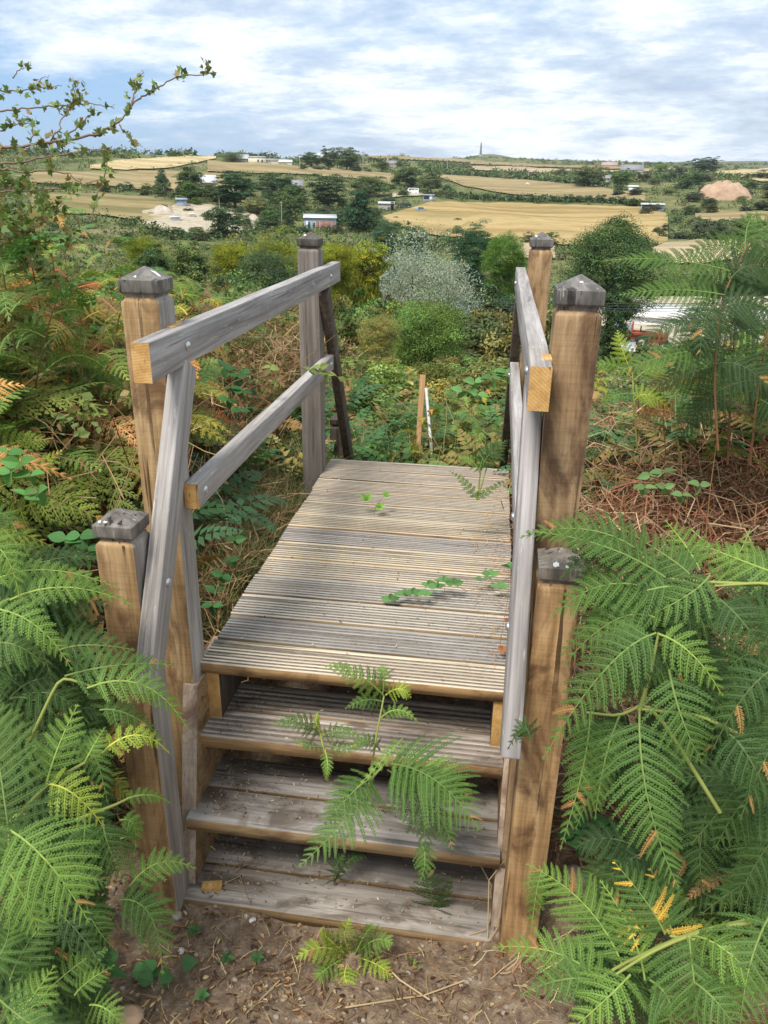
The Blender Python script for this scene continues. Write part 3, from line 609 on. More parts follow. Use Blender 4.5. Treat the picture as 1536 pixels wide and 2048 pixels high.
# the fern growing through the steps
fern_plant('bright bracken fern growing up through the middle of the steps', [
 (768, 1392, 715, 1350, 648, 1332, 2.5, 2.42, 70, LT), (766, 1385, 768, 1355, 762, 1330, 2.48, 2.45, 60, LT), (772, 1390, 800, 1378, 822, 1396, 2.48, 2.45, 50, YG), (762, 1436, 800, 1420, 840, 1449, 2.47, 2.42, 36, LT), (768, 1405, 730, 1400, 690, 1418, 2.5, 2.45, 42, MD),
 (770, 1527, 870, 1560, 958, 1660, 2.35, 2.2, 205, MD), (775, 1540, 835, 1600, 850, 1705, 2.36, 2.25, 120, DK), (742, 1560, 690, 1640, 597, 1734, 2.36, 2.2, 135, MD), (800, 1560, 870, 1620, 905, 1700, 2.38, 2.28, 110, MD), (770, 1530, 860, 1545, 945, 1600, 2.37, 2.24, 130, LT), (750, 1550, 700, 1590, 650, 1650, 2.38, 2.26, 110, MD), (805, 1478, 765, 1520, 712, 1578, 2.4, 2.3, 34, LT), (760, 1500, 730, 1480, 700, 1510, 2.45, 2.4, 40, MD), (840, 1680, 850, 1720, 838, 1768, 2.33, 2.3, 60, MD)],
 [[(735, 1600, 2.6), (742, 1540, 2.5), (755, 1460, 2.49), (768, 1392, 2.49)], [(735, 1600, 2.6), (745, 1555, 2.4), (770, 1527, 2.36)]], MD)
fern_plant('feathery bracken fern on the upper step left of the central fern', [
 (641, 1470, 600, 1445, 545, 1450, 2.52, 2.42, 60, MD), (645, 1465, 632, 1445, 636, 1424, 2.5, 2.48, 30, YG), (645, 1475, 680, 1462, 728, 1478, 2.5, 2.44, 42, MD), (650, 1500, 655, 1530, 650, 1558, 2.47, 2.42, 32, LT), (645, 1495, 615, 1490, 585, 1478, 2.5, 2.45, 34, MD), (655, 1490, 700, 1495, 740, 1470, 2.5, 2.44, 34, MD)],
 [[(655, 1560, 2.62), (650, 1508, 2.5), (641, 1470, 2.5), (636, 1432, 2.5)]], MD)
fern_plant('dark fan shaped fern rising from the gap of the bottom step', [(866, 1832, 862, 1780, 852, 1728, 2.76, 2.68, 95, DK), (866, 1832, 890, 1790, 900, 1750, 2.76, 2.7, 40, DK)], (), DK)
fern_plant('tiny dark fern on the bottom step under the pale frond', [(668, 1768, 672, 1735, 690, 1706, 2.8, 2.74, 50, DK), (668, 1766, 700, 1720, 735, 1716, 2.8, 2.74, 34, DK)], (), DK)
fern_plant('small yellow green fern on the soil below the bottom step', [
 (700, 1915, 645, 1895, 592, 1918, 2.62, 2.52, 72, YG), (705, 1910, 690, 1875, 700, 1838, 2.62, 2.5, 84, YG), (712, 1912, 750, 1880, 785, 1888, 2.62, 2.5, 80, LT), (700, 1920, 690, 1955, 712, 1990, 2.6, 2.5, 70, YG), (690, 1915, 650, 1940, 635, 1960, 2.6, 2.52, 56, LT), (715, 1915, 755, 1930, 785, 1955, 2.6, 2.5, 60, YG), (708, 1912, 730, 1870, 745, 1850, 2.6, 2.5, 60, LT), (695, 1912, 660, 1880, 640, 1862, 2.6, 2.5, 60, YG)], (), YG)
fern_plant('single small fern frond on bare soil right of the yellow green fern', [(838, 1910, 828, 1935, 850, 1972, 2.62, 2.56, 42, LT)], (), LT)
fern_plant('little fern sprouting through the far right of the deck', [
 (955, 1000, 930, 965, 898, 942, 3.55, 3.6, 26, MD), (957, 998, 985, 975, 1022, 955, 3.55, 3.6, 20, MD), (960, 945, 940, 920, 915, 918, 3.5, 3.5, 34, LT), (962, 942, 985, 905, 1010, 925, 3.5, 3.5, 60, DK), (960, 940, 990, 900, 1015, 880, 3.5, 3.55, 55, DK), (958, 945, 970, 905, 985, 885, 3.5, 3.55, 40, MD)],
 [[(955, 1000, 3.56), (958, 970, 3.54), (961, 942, 3.5)], [(955, 1000, 3.56), (966, 960, 3.52), (975, 930, 3.5)]], MD)
# ------------------------------------------------------------------ whole bracken plants (templates, copied)
def bracken_parts(seed, lod, H=1.):
    r = np.random.default_rng(seed); parts_ = []
    lx, ly = r.normal(0, .2), .12+r.random()*.3
    def S(t): return np.array([lx*t*t, ly*t*t, H*(t*1.02-.06*t*t)])
    tt = np.linspace(0, 1, 9); g = G(); g.tube([S(t) for t in tt], np.linspace(.0055, .002, 9), 5, 1, (.20, .12, .05)); parts_.append(('stem', g))
    hs = np.linspace(.38, .93, 6)
    for k, h in enumerate(hs):
        for sd in (-1, 1):
            L = H*(.50-.32*(h-.38)/.55)*r.uniform(.75, 1.15); az = sd*(1.25)+r.normal(0, .45); P0 = S(h+.02*sd)
            d = np.array([math.sin(az), math.cos(az), 0]); P1 = P0+d*L*.55+Z3*L*r.uniform(.1, .5); P2 = P0+d*L*r.uniform(.8, 1.05)-Z3*L*r.uniform(-.3, .35)
            g = G(); c = np.array([.15, .225, .055])*r.uniform(.7, 1.4) if r.random() > .14 else np.array([.36, .24, .11])*r.uniform(.7, 1.2); npn, npl = ((16, 10) if lod == 0 else (12, 5))
            frond(g, P0, P1, P2, L*.50, npn, npl, c, (r.normal(0, .35), r.normal(0, .3)-.35, 1), seed=seed*97+k*2+(sd > 0), droop=.3, stemr=.0022, fat=1. if lod == 0 else 1.1); parts_.append(('frond', g))
    g = G(); P0 = S(.93); frond(g, P0, P0+np.array([0, .1, .1])*H, P0+np.array([0, .24, .06])*H, .2*H, 10, 6, (.08, .19, .05), (0, -.3, 1), seed=seed, stemr=.0015); parts_.append(('frond', g))
    return parts_
PL0 = []; PL1 = []
for s in range(4): PL0.append([(n, g.mesh(n, [m_leaf, m_stem])) for n, g in bracken_parts(11+s, 0)])
for s in range(5):
    g = G()
    for n, q in bracken_parts(40+s, 1):
        for (V, c), (F, m) in zip(q.V, q.F): pass
        off = g.n
        g.V += q.V; g.F += [(F+off, m) for F, m in q.F]; g.n += q.n
    PL1.append(g.mesh('bracken_fern', [m_leaf, m_stem]))
rr_ = random.Random(5)
def plant(P, H, label, group, near=False, rz=None, col=(1, 1, 1), tilt=None):
    rz = rr_.uniform(0, 6.28) if rz is None else rz; tl = tilt if tilt else (rr_.gauss(0, .2), rr_.gauss(0, .2))
    if near:
        e = empty('bracken_fern', P); e.rotation_euler = (tl[0], tl[1], rz); e.scale = (H, H, H)
        for n, me in rr_.choice(PL0): place(me, n, (0, 0, 0), parent=e, col=col)
        return tag(e, label, 'fern', group)
    o = place(rr_.choice(PL1), 'bracken_fern', P, sc=H, rot=(tl[0], tl[1], rz), col=col); return tag(o, label, 'fern', group)
TOPU = [-200, 0, 100, 200, 260, 330, 400, 500, 600, 650]; TOPV = [330, 390, 425, 440, 470, 520, 560, 600, 640, 700]
def ztop(x, y, tu=TOPU, tv=TOPV):
    P = np.array([x, y, 0.]); d = depth(P)
    if d < .3: return 0
    u = 768+FPX*((P-CAM)@RT)/d; v = np.interp(u, tu, tv); r = ray(u, v); h = math.hypot(r[0], r[1]); D = math.hypot(x-CAM[0], y-CAM[1]); return CAM[2]+r[2]*D/h
LB = 'dense green bracken fern on the bank left of the bridge'
cols = [(1, 1, 1), (1.35, 1.2, .9), (.95, 1.0, 1.05), (1.9, 1.3, .8), (.9, 1., 1.1), (1.3, 1.2, 1.3), (1.9, 1.05, .9), (1.6, 1.05, .8), (1.7, .9, .9), (1.4, 1.2, 1.2)]
n_ = 0
for k in range(2000):
    r = 2.2*math.exp(rr_.random()*1.75); a = math.radians(rr_.uniform(-52, -17)); x, y = CAM[0]+r*math.sin(a), CAM[1]+r*math.cos(a)
    if x > -1.4-max(0, y-2)*.12 or y < -.1: continue
    z = float(height(x, y)); h = min(1.65, ztop(x, y)-z)*rr_.uniform(.72, 1.)
    if h < .25: continue
    plant((x, y, z), h, LB, 'dense bracken on the left bank', near=(r < 4.0 and n_ % 3 == 0), col=rr_.choice(cols)); n_ += 1
    if n_ >= 150: break
LBF = 'bracken fern in the low dense stand at the left edge below the posts'
for k in range(16):
    x = rr_.uniform(-2.0, -.95); y = rr_.uniform(-.75, .1); z = float(height(x, y)); plant((x, y, z), rr_.uniform(.45, .8), LBF, 'low bracken at the left edge', near=k % 2 == 0, col=rr_.choice(cols[:3]))
RBF = 'bracken fern in the shaded stand right of the steps'
for k in range(30):
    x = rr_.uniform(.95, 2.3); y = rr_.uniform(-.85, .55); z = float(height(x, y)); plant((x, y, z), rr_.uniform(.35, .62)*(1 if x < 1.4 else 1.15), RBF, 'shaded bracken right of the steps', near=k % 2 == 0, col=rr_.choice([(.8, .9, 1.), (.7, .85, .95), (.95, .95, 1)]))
RU = [1150, 1210, 1260, 1330, 1400, 1470, 1540, 1800]; RV = [900, 640, 560, 560, 500, 480, 450, 430]
fern_plant('tallest bracken fern on the right with a reddish brown stem', [
 (1470, 545, 1340, 520, 1205, 522, 3.0, 3.0, 85, MD), (1448, 590, 1350, 580, 1238, 590, 3.0, 3.0, 100, MD), (1432, 640, 1350, 650, 1262, 700, 3.0, 3.0, 115, (.034, .066, .022)), (1430, 700, 1340, 710, 1215, 752, 3.0, 3.0, 90, MD), (1460, 560, 1510, 530, 1580, 560, 3.0, 3.0, 120, (.034, .066, .022)),
 (1440, 620, 1500, 610, 1580, 660, 3.0, 3.0, 130, (.034, .066, .022)), (1485, 505, 1430, 490, 1360, 515, 3.0, 3.1, 80, MD), (1500, 480, 1540, 450, 1600, 450, 3.0, 3.1, 90, MD), (1430, 730, 1490, 735, 1560, 800, 3.0, 2.9, 130, (.034, .066, .022)), (1435, 660, 1385, 700, 1335, 770, 3.0, 3.0, 110, (.034, .066, .022)), (1440, 600, 1410, 640, 1400, 720, 3.0, 2.9, 100, (.034, .066, .022)), (1490, 500, 1500, 440, 1530, 430, 3., 3.1, 60, MD)],
 [[(1436, 900, 3.1), (1428, 760, 3.02), (1440, 600, 3.0), (1505, 470, 3.0)]], DK, sc=(.22, .11, .05))
fern_plant('second tall bracken fern at the right edge leaning out of the picture', [
 (1540, 600, 1470, 590, 1400, 610, 3.2, 3.2, 110, (.034, .066, .022)), (1530, 660, 1450, 670, 1370, 710, 3.2, 3.2, 130, (.034, .066, .022)), (1530, 700, 1560, 720, 1620, 790, 3.2, 3.1, 130, (.034, .066, .022)), (1520, 760, 1440, 780, 1380, 840, 3.2, 3.2, 120, (.034, .066, .022)), (1560, 520, 1500, 500, 1440, 470, 3.2, 3.2, 90, MD), (1560, 540, 1600, 520, 1650, 530, 3.2, 3.2, 100, MD), (1520, 800, 1560, 830, 1600, 900, 3.2, 3.1, 120, (.034, .066, .022))],
 [[(1500, 930, 3.3), (1515, 780, 3.2), (1545, 600, 3.2), (1570, 500, 3.2)]], DK, sc=(.22, .11, .05))
fern_plant('dark bracken fern between the tallest fern and the edge', [
 (1470, 620, 1420, 640, 1340, 640, 3.4, 3.4, 110, (.034, .066, .022)), (1470, 660, 1520, 640, 1590, 660, 3.4, 3.4, 120, (.034, .066, .022)), (1465, 720, 1400, 740, 1300, 770, 3.4, 3.4, 130, (.034, .066, .022)), (1465, 740, 1520, 760, 1590, 820, 3.4, 3.4, 130, (.034, .066, .022)), (1475, 590, 1500, 560, 1560, 540, 3.4, 3.4, 100, (.034, .066, .022)), (1475, 590, 1440, 560, 1370, 560, 3.4, 3.4, 100, (.034, .066, .022)), (1460, 800, 1400, 830, 1350, 880, 3.4, 3.4, 110, (.034, .066, .022))],
 [[(1455, 930, 3.5), (1462, 760, 3.4), (1475, 590, 3.4)]], DK, sc=(.22, .11, .05))
fern_plant('short yellow green bracken fern just right of the tall right post', [
 (1265, 750, 1245, 700, 1235, 660, 3.6, 3.6, 60, YG), (1268, 760, 1225, 730, 1185, 735, 3.6, 3.6, 60, LT), (1270, 760, 1310, 735, 1350, 750, 3.6, 3.6, 70, LT), (1270, 800, 1300, 790, 1340, 820, 3.6, 3.6, 60, YG), (1268, 790, 1235, 790, 1200, 815, 3.6, 3.6, 55, MD)], [[(1275, 900, 3.7), (1268, 820, 3.6), (1265, 750, 3.6)]], LT)
fern_plant('reddening bracken fern on the dry bank right of the posts', [
 (1350, 780, 1320, 745, 1270, 730, 3.7, 3.7, 70, (.2, .16, .05)), (1350, 790, 1385, 760, 1420, 770, 3.7, 3.7, 70, MD), (1352, 830, 1310, 820, 1270, 850, 3.7, 3.7, 60, (.24, .12, .05)), (1352, 830, 1390, 825, 1430, 860, 3.7, 3.7, 60, MD)], [[(1360, 920, 3.8), (1352, 850, 3.7), (1350, 780, 3.7)]], MD)
for k in range(24):
    r = rr_.uniform(3.6, 6.5); a = math.radians(rr_.uniform(13.5, 22)); x, y = CAM[0]+r*math.sin(a)*1.15, CAM[1]+r*math.cos(a); z = float(height(x, y)); h = min(1.3, ztop(x, y, RU, RV)-z)*rr_.uniform(.65, .95)
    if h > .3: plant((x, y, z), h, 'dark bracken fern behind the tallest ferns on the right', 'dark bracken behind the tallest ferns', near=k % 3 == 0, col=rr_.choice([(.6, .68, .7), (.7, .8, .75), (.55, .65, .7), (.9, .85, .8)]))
n_ = 0
for k in range(400):
    r = rr_.uniform(3.2, 8); a = math.radians(rr_.uniform(11.5, 24)); x, y = CAM[0]+r*math.sin(a), CAM[1]+r*math.cos(a)
    if y < 1.2 or (x < 1.8 and y < 3): continue
    z = float(height(x, y)); h = min(1.2, ztop(x, y, RU, RV)-z)*rr_.uniform(.6, .95)
    if h < .3: continue
    plant((x, y, z), h, 'bracken fern in the loose stand at the far right', 'loose bracken at the far right', col=rr_.choice(cols)); n_ += 1
    if n_ >= 16: break
n_ = 0
for k in range(900):
    r = rr_.uniform(4.6, 16); a = math.radians(rr_.uniform(-19, 8)); x, y = CAM[0]+r*math.sin(a), CAM[1]+r*math.cos(a)
    if y < 2.9: continue
    z = float(height(x, y)); dl = abs(a-math.radians(-10)); 
    if dl < .045: continue
    plant((x, y, z-.1), rr_.uniform(.4, .75), 'bracken fern in the rough slope beyond the bridge', 'bracken beyond the bridge', col=rr_.choice(cols+[(1.7, 1.3, .7)])); n_ += 1
    if n_ >= 60: break
# ------------------------------------------------------------------ stuff: grass, straw, brambles, litter
def rot(n, yaw, tx, ty):
    cy, sy = np.cos(yaw), np.sin(yaw); ca, sa = np.cos(tx), np.sin(tx); cb, sb = np.cos(ty), np.sin(ty); o, i = np.zeros(n), np.ones(n)
    Rz = np.stack([cy, -sy, o, sy, cy, o, o, o, i], -1).reshape(n, 3, 3); Rx = np.stack([i, o, o, o, ca, -sa, o, sa, ca], -1).reshape(n, 3, 3); Ry = np.stack([cb, o, sb, o, i, o, -sb, o, cb], -1).reshape(n, 3, 3)
    return Rz@Rx@Ry
def scatter(g, T, P, sc, tint, tilt=.2, rnd=.2, mat=0, seed=0):
    """T (k,4,3) template quads copied to points P (n,3)"""
    r = np.random.default_rng(seed); n = len(P); R_ = rot(n, r.uniform(0, 6.28, n), r.normal(0, tilt, n), r.normal(0, tilt, n))
    Q = np.einsum('nij,kqj->nkqi', R_, T)*np.broadcast_to(sc, (n,))[:, None, None, None]+P[:, None, None]
    tint = np.asarray(tint, float); c = tint[r.integers(0, len(tint), n)] if tint.ndim == 2 else np.broadcast_to(tint, (n, 3))
    c = np.repeat(c*r.normal(1, rnd, (n, 1)), len(T), 0)*r.normal(1, rnd*.6, (n*len(T), 1)); g.quads(Q.reshape(-1, 4, 3), mat, np.clip(c, .005, 1))
def t_grass(nb, h, w, bend, seed):
    r = np.random.default_rng(seed); Q = []
    for k in range(nb):
        a = r.uniform(0, 6.28); d = np.array([math.cos(a), math.sin(a), 0]); s = np.array([-d[1], d[0], 0])*w; hh = h*r.uniform(.5, 1.1); b = bend*r.uniform(.4, 1.4); o = r.normal(0, .02, 3)*[1, 1, 0]
        p = [o+d*hh*b*t*t+Z3*hh*(t-.35*b*t*t) for t in (0, .4, .75, 1.)]; ws = (1, .8, .5, .05)
        for i in range(3): Q.append([p[i]-s*ws[i], p[i]+s*ws[i], p[i+1]+s*ws[i+1], p[i+1]-s*ws[i+1]])
    return np.array(Q)
def leafq(L, w, fold=.25):                                       # a folded ovate leaf along +y, two quads
    return np.array([[(0, 0, 0), (w, L*.35, fold*w), (w*.55, L*.78, fold*w*.6), (0, L, 0)], [(0, 0, 0), (0, L, 0), (-w*.55, L*.78, fold*w*.6), (-w, L*.35, fold*w)]], float)
def leafn(L, w, fold):
    ts = [0, .12, .3, .5, .72, .9, 1.]; ws = [.05, .7, 1., .95, .62, .25, 0.]; Q = []
    c = [(0, t*L, -.25*L*(t-.35)**2) for t in ts]
    for s in (-1, 1):
        e = [(s*w*k, t*L, fold*w*k-.25*L*(t-.35)**2) for t, k in zip(ts, ws)]
        for i in range(6): Q.append([c[i], e[i], e[i+1], c[i+1]] if s > 0 else [c[i+1], e[i+1], e[i], c[i]])
    return np.array(Q)
def t_leafy(n, R, L, seed, stalk=True, flat_=.5):
    r = np.random.default_rng(seed); T = leafq(L, L*.36); P = r.normal(0, 1, (n, 3)); P = nrm(P)*(r.random((n, 1))**.4)*R*np.array([1, 1, flat_])+Z3*R*flat_
    Rm = rot(n, r.uniform(0, 6.28, n), r.normal(-.3, .6, n), r.normal(0, .5, n)); Q = np.einsum('nij,kqj->nkqi', Rm, T)*r.uniform(.6, 1.2, n)[:, None, None, None]+P[:, None, None]
    return Q.reshape(-1, 4, 3)
def t_fern(seed):
    r = np.random.default_rng(seed); g = G()
    for k in range(4):
        a = k*1.57+r.normal(0, .3); d = np.array([math.cos(a), math.sin(a), 0]); L = r.uniform(.3, .5); frond(g, Z3*.1, d*L*.5+Z3*.3, d*L+Z3*r.uniform(.1, .3), L*.5, 10, 0, (1, 1, 1), (0, 0, 1), seed=seed*9+k, stem=False)
    return np.concatenate([V.reshape(-1, 4, 3) for V, c in g.V])
def t_straw(n, L, w, h, seed):
    r = np.random.default_rng(seed); Q = []
    for k in range(n):
        a = r.uniform(0, 6.28); d = np.array([math.cos(a), math.sin(a), r.normal(0, .25)]); s = np.array([-d[1], d[0], 0])*w; o = np.array([r.normal(0, .08), r.normal(0, .08), r.uniform(0, h)]); l = L*r.uniform(.4, 1.3); kx = np.array([-d[1], d[0], 0])*r.normal(0, .25)*l
        p = [o-d*l/2, o+kx*.6+Z3*.12*l*r.random(), o+d*l/2]
        for i in range(2): Q.append([p[i]-s, p[i]+s, p[i+1]+s, p[i+1]-s])
    return np.array(Q)
def pts(n, x0, x1, y0, y1, seed, keep=None, dz=0.):
    r = np.random.default_rng(seed); x = r.uniform(x0, x1, n); y = r.uniform(y0, y1, n)
    if keep is not None: k = keep(x, y); x, y = x[k], y[k]
    return np.stack([x, y, height(x, y)+dz], 1)
def polpts(n, r0, r1, a0, a1, seed, keep=None, dz=0.):
    r = np.random.default_rng(seed); R_ = r0*np.exp(r.random(n)*math.log(r1/r0)); a = np.radians(r.uniform(a0, a1, n)); x = CAM[0]+R_*np.sin(a); y = CAM[1]+R_*np.cos(a)
    if keep is not None: k = keep(x, y); x, y = x[k], y[k]
    return np.stack([x, y, height(x, y)+dz], 1)
off_bridge = lambda x, y: ~((np.abs(x) < .67) & (y > -.45) & (y < 2.35))
STR = [(.50, .36, .18), (.58, .45, .26), (.38, .25, .12), (.30, .17, .08), (.44, .34, .20)]
g = G()
scatter(g, t_straw(6, .08, .0011, .015, 1), pts(75, -.75, .75, -1.05, -.3, 1, lambda x, y: ~((np.abs(x) < .58) & (y > -.34)), .004), 1., STR, .05, .25)
scatter(g, t_straw(9, .16, .0022, .10, 2), pts(3000, .66, 2.9, .0, 4.2, 2, lambda x, y: (x > .68), .0), 1.1, [(.42, .27, .15), (.52, .38, .22), (.34, .17, .09), (.25, .12, .07), (.46, .33, .2)], .35, .25)
scatter(g, t_straw(9, .22, .0022, .25, 22), pts(1500, .8, 3.0, .9, 4.2, 23, lambda x, y: (x > .8), .02), 1.2, [(.38, .22, .12), (.30, .14, .08), (.24, .11, .06), (.46, .33, .2)], .7, .25)
scatter(g, t_straw(9, .18, .0022, .14, 3), pts(4200, -3.4, -.66, .0, 5, 3, lambda x, y: off_bridge(x, y), .0), 1.2, [(.46, .30, .16), (.54, .40, .24), (.36, .19, .10), (.28, .15, .08)], .4, .25)
for k_, h_ in enumerate((.15, .4, .65)): scatter(g, t_straw(10, .17, .0017, .22, 24+k_), pts(950, -5.5, -1.0, .2, 6.5, 26+k_, lambda x, y: off_bridge(x, y), h_), 1.2, [(.40, .26, .14), (.46, .34, .19), (.30, .15, .08), (.22, .11, .06)], .9, .25)
scatter(g, t_straw(6, .10, .0016, .02, 4), pts(260, .6, 1.9, -1., .2, 4, None, .004), 1., STR, .1, .25)
scatter(g, np.concatenate([leafq(.022, .006, .5), leafq(.03, .003, .3)+np.array([.02, .01, 0])]), pts(900, -1., 1.5, -1.1, -.28, 33, lambda x, y: ~((np.abs(x) < .58) & (y > -.33)), .006), 1., [(.22, .12, .06), (.34, .2, .1), (.13, .08, .05), (.5, .38, .2)], .35, .3)
scatter(g, t_straw(4, .05, .0022, .008, 34), pts(260, -.9, 1.2, -1.1, -.28, 34, lambda x, y: ~((np.abs(x) < .58) & (y > -.33)), .004), 1., [(.14, .08, .05), (.2, .12, .07), (.40, .28, .15)], .1, .25)
tag(g.build('dry_straw', m_dry), 'loose dry straw and dead stalks lying on the soil and banks', 'dry straw')['kind'] = 'stuff'
g = G()
scatter(g, t_grass(16, .26, .0022, .7, 5), pts(1900, -1.5, -.66, -.1, 3.6, 5, off_bridge), 1., [(.10, .17, .05), (.17, .22, .08), (.30, .27, .12), (.38, .31, .16)], .2, .2)
scatter(g, t_grass(14, .2, .002, .8, 6), pts(500, .68, 2.4, .3, 4, 6), 1., [(.35, .28, .14), (.45, .36, .2), (.15, .19, .07), (.12, .18, .06)], .25, .2)
scatter(g, t_grass(12, .3, .003, .7, 7), polpts(2600, 4.4, 22, -35, 20, 7, off_bridge), 1.2, [(.30, .26, .11), (.14, .19, .06), (.42, .34, .17), (.2, .24, .09), (.12, .18, .06)], .25, .2)
tag(g.build('grass', m_leaf), 'long half dried grass beside and beyond the bridge', 'grass')['kind'] = 'stuff'
g = G(); ONB = lambda x, y: off_bridge(x, y) & ((np.abs(x) > .8) | (y > 2.9) )
UG = [(.15, .21, .055), (.21, .26, .07), (.30, .30, .085), (.2, .27, .07), (.10, .15, .05), (.36, .30, .10), (.14, .21, .06), (.34, .20, .08), (.40, .35, .13)]
scatter(g, t_leafy(26, .15, .05, 8), pts(330, -3.6, -1.15, .15, 5, 8, ONB), 1., [(.06, .15, .045), (.08, .19, .05), (.12, .2, .05)], .2, .15)
scatter(g, t_leafy(30, .2, .055, 9), polpts(2600, 4.6, 13, -36, 20, 9, ONB, -.02), 1.15, UG, .2, .22)
scatter(g, t_leafy(40, .34, .10, 10), polpts(2600, 9, 34, -36, 20, 10, ONB, -.05), 1.3, UG, .2, .22)
scatter(g, t_leafy(44, .8, .24, 11), polpts(3600, 24, 75, -36, 14, 11, None, -.1), 1.2, [(.10, .15, .05), (.07, .115, .045), (.14, .175, .06), (.19, .20, .075), (.12, .16, .05)], .2, .22)
scatter(g, t_fern(3), polpts(650, 4.2, 16, -40, 20, 12, ONB, 0), 1.1, [(.08, .18, .06), (.07, .15, .06), (.12, .21, .06), (.30, .24, .08)], .25, .2)
for k_, h_ in enumerate((.25, .5, .8)):
    scatter(g, t_leafy(22, .16, .045, 18+k_), pts(330, -5.5, -1.2, .5, 6.5, 14+k_, ONB, h_), 1., [(.17, .22, .07), (.25, .27, .10), (.36, .22, .10), (.14, .2, .07), (.42, .30, .14)], .3, .2)
for k_, h_ in enumerate((.35, .65, .95)): scatter(g, t_fern(5+k_), pts(420, -5.5, -1.4, .8, 6.5, 43+k_, ONB, h_), .5, [(.13, .20, .055), (.17, .22, .07), (.10, .17, .055), (.30, .21, .10)], .5, .2)
scatter(g, t_fern(4), pts(260, -4.5, -.9, .3, 6, 13, ONB, .15), 1.0, [(.07, .16, .06), (.06, .13, .06), (.10, .17, .07), (.30, .18, .07)], .5, .2)
tag(g.build('undergrowth', m_leaf), 'tangled bramble and low bracken covering the rough slopes', 'undergrowth')['kind'] = 'stuff'
g = G(); r = np.random.default_rng(3)
def stalks(g, n, x0, x1, y0, y1, H, seed, cols_, keep=None):
    r = np.random.default_rng(seed); P = pts(n, x0, x1, y0, y1, seed, keep)
    for p in P:
        h = H*r.uniform(.5, 1.1); d = r.normal(0, .22, 3); tt = np.linspace(0, 1, 5)[:, None]; q = p+Z3*h*tt+d*np.array([1, 1, 0])*h*tt**2*1.6+r.normal(0, .008, (5, 3))
        g.tube(q, np.linspace(.0042, .0016, 5), 3, 0, np.array(cols_[r.integers(0, len(cols_))])*r.uniform(.8, 1.2))
stalks(g, 700, -5.5, -.95, .4, 6.5, 1.1, 5, [(.20, .10, .05), (.33, .2, .1), (.15, .16, .06), (.42, .32, .18)])
stalks(g, 110, .75, 3.6, .6, 6, .7, 6, [(.20, .08, .04), (.36, .26, .14), (.26, .14, .06)])
stalks(g, 160, -3, 3., 3., 12, .6, 7, [(.36, .3, .12), (.3, .2, .1), (.45, .38, .2)])
tag(g.build('dead_stalks', m_dry), 'thin brown and straw coloured dead stalks standing among the bracken', 'dead stalks')['kind'] = 'stuff'
# gravel and flecks
g = G(); r = np.random.default_rng(9)
def pebble(r, R, c=(0, 0, 0)):
    V = []; n = 7
    for la in (-.6, 0, .6):
        for k in range(n): rr = R*r.uniform(.8, 1.15)*math.cos(la); V.append((c[0]+rr*math.cos(k*6.283/n), c[1]+rr*math.sin(k*6.283/n)*.8, c[2]+R*.6*math.sin(la)*1.3))
    V += [(c[0], c[1], c[2]-R*.55), (c[0], c[1], c[2]+R*.6)]; F4 = [(a*n+k, a*n+(k+1) % n, a*n+n+(k+1) % n, a*n+n+k) for a in (0, 1) for k in range(n)]; F3 = [(2*n+k, 2*n+(k+1) % n, 3*n+1) for k in range(n)]
    return V, F4, F3
for p in pts(1300, -.95, 1.6, -1.1, -.3, 21, None, .001):
    V, A, B_ = pebble(r, .003+.009*r.random()**3); c = np.array([(.24, .185, .14), (.33, .27, .22), (.16, .12, .09), (.38, .31, .24)][r.integers(0, 4)]); g.add(np.array(V)+p, A, 0, c); g.F.append((np.array(B_)+g.n-len(V), np.zeros(len(B_), int)))
m_grit = leafmat('grit', 0., .9, .1, 8.)
tag(g.build('gravel', m_grit, smooth=True), 'fine gravel and grit on the bare soil below the steps', 'gravel')['kind'] = 'stuff'
g = G(); P = []
for (z, ya, yb, n) in [(-.245, -.07, .25, 260), (-.498, -.2, .1, 420), (-.785, -.3, 0., 520), (.0015, .0, 2.2, 260)]:
    x = r.uniform(-.52, .50, n); 
    if z < -.1: x = np.where(r.random(n) < .45, -.5+abs(r.normal(0, .12, n)), x)
    P.append(np.stack([x, r.uniform(ya, yb, n), np.full(n, z+.0015)], 1))
P = np.concatenate(P); T = np.array([[(-.004, -.0012, 0), (.004, -.0015, .001), (.0045, .0014, .001), (-.0035, .0012, 0)]]); scatter(g, T, P, r.uniform(.5, 1.6, len(P)), [(.5, .4, .25), (.2, .13, .08), (.62, .55, .42), (.12, .09, .06), (.4, .26, .13)], .1, .2)
tag(g.build('debris', m_dry), 'tiny chaff and wood crumbs lying on the steps and deck', 'debris')['kind'] = 'stuff'
# dead needles caught along the right edge of the deck
g = G(); scatter(g, t_straw(5, .07, .0009, .012, 8), np.stack([r.normal(.50, .018, 70).clip(.42, .535), r.uniform(.15, 1.9, 70), np.full(70, .003)], 1), 1., [(.55, .35, .2), (.45, .28, .15)], .05, .2)
tag(g.build('dead_needles', m_dry), 'pale dead stalks caught along the right edge of the deck', 'dead needles')['kind'] = 'stuff'
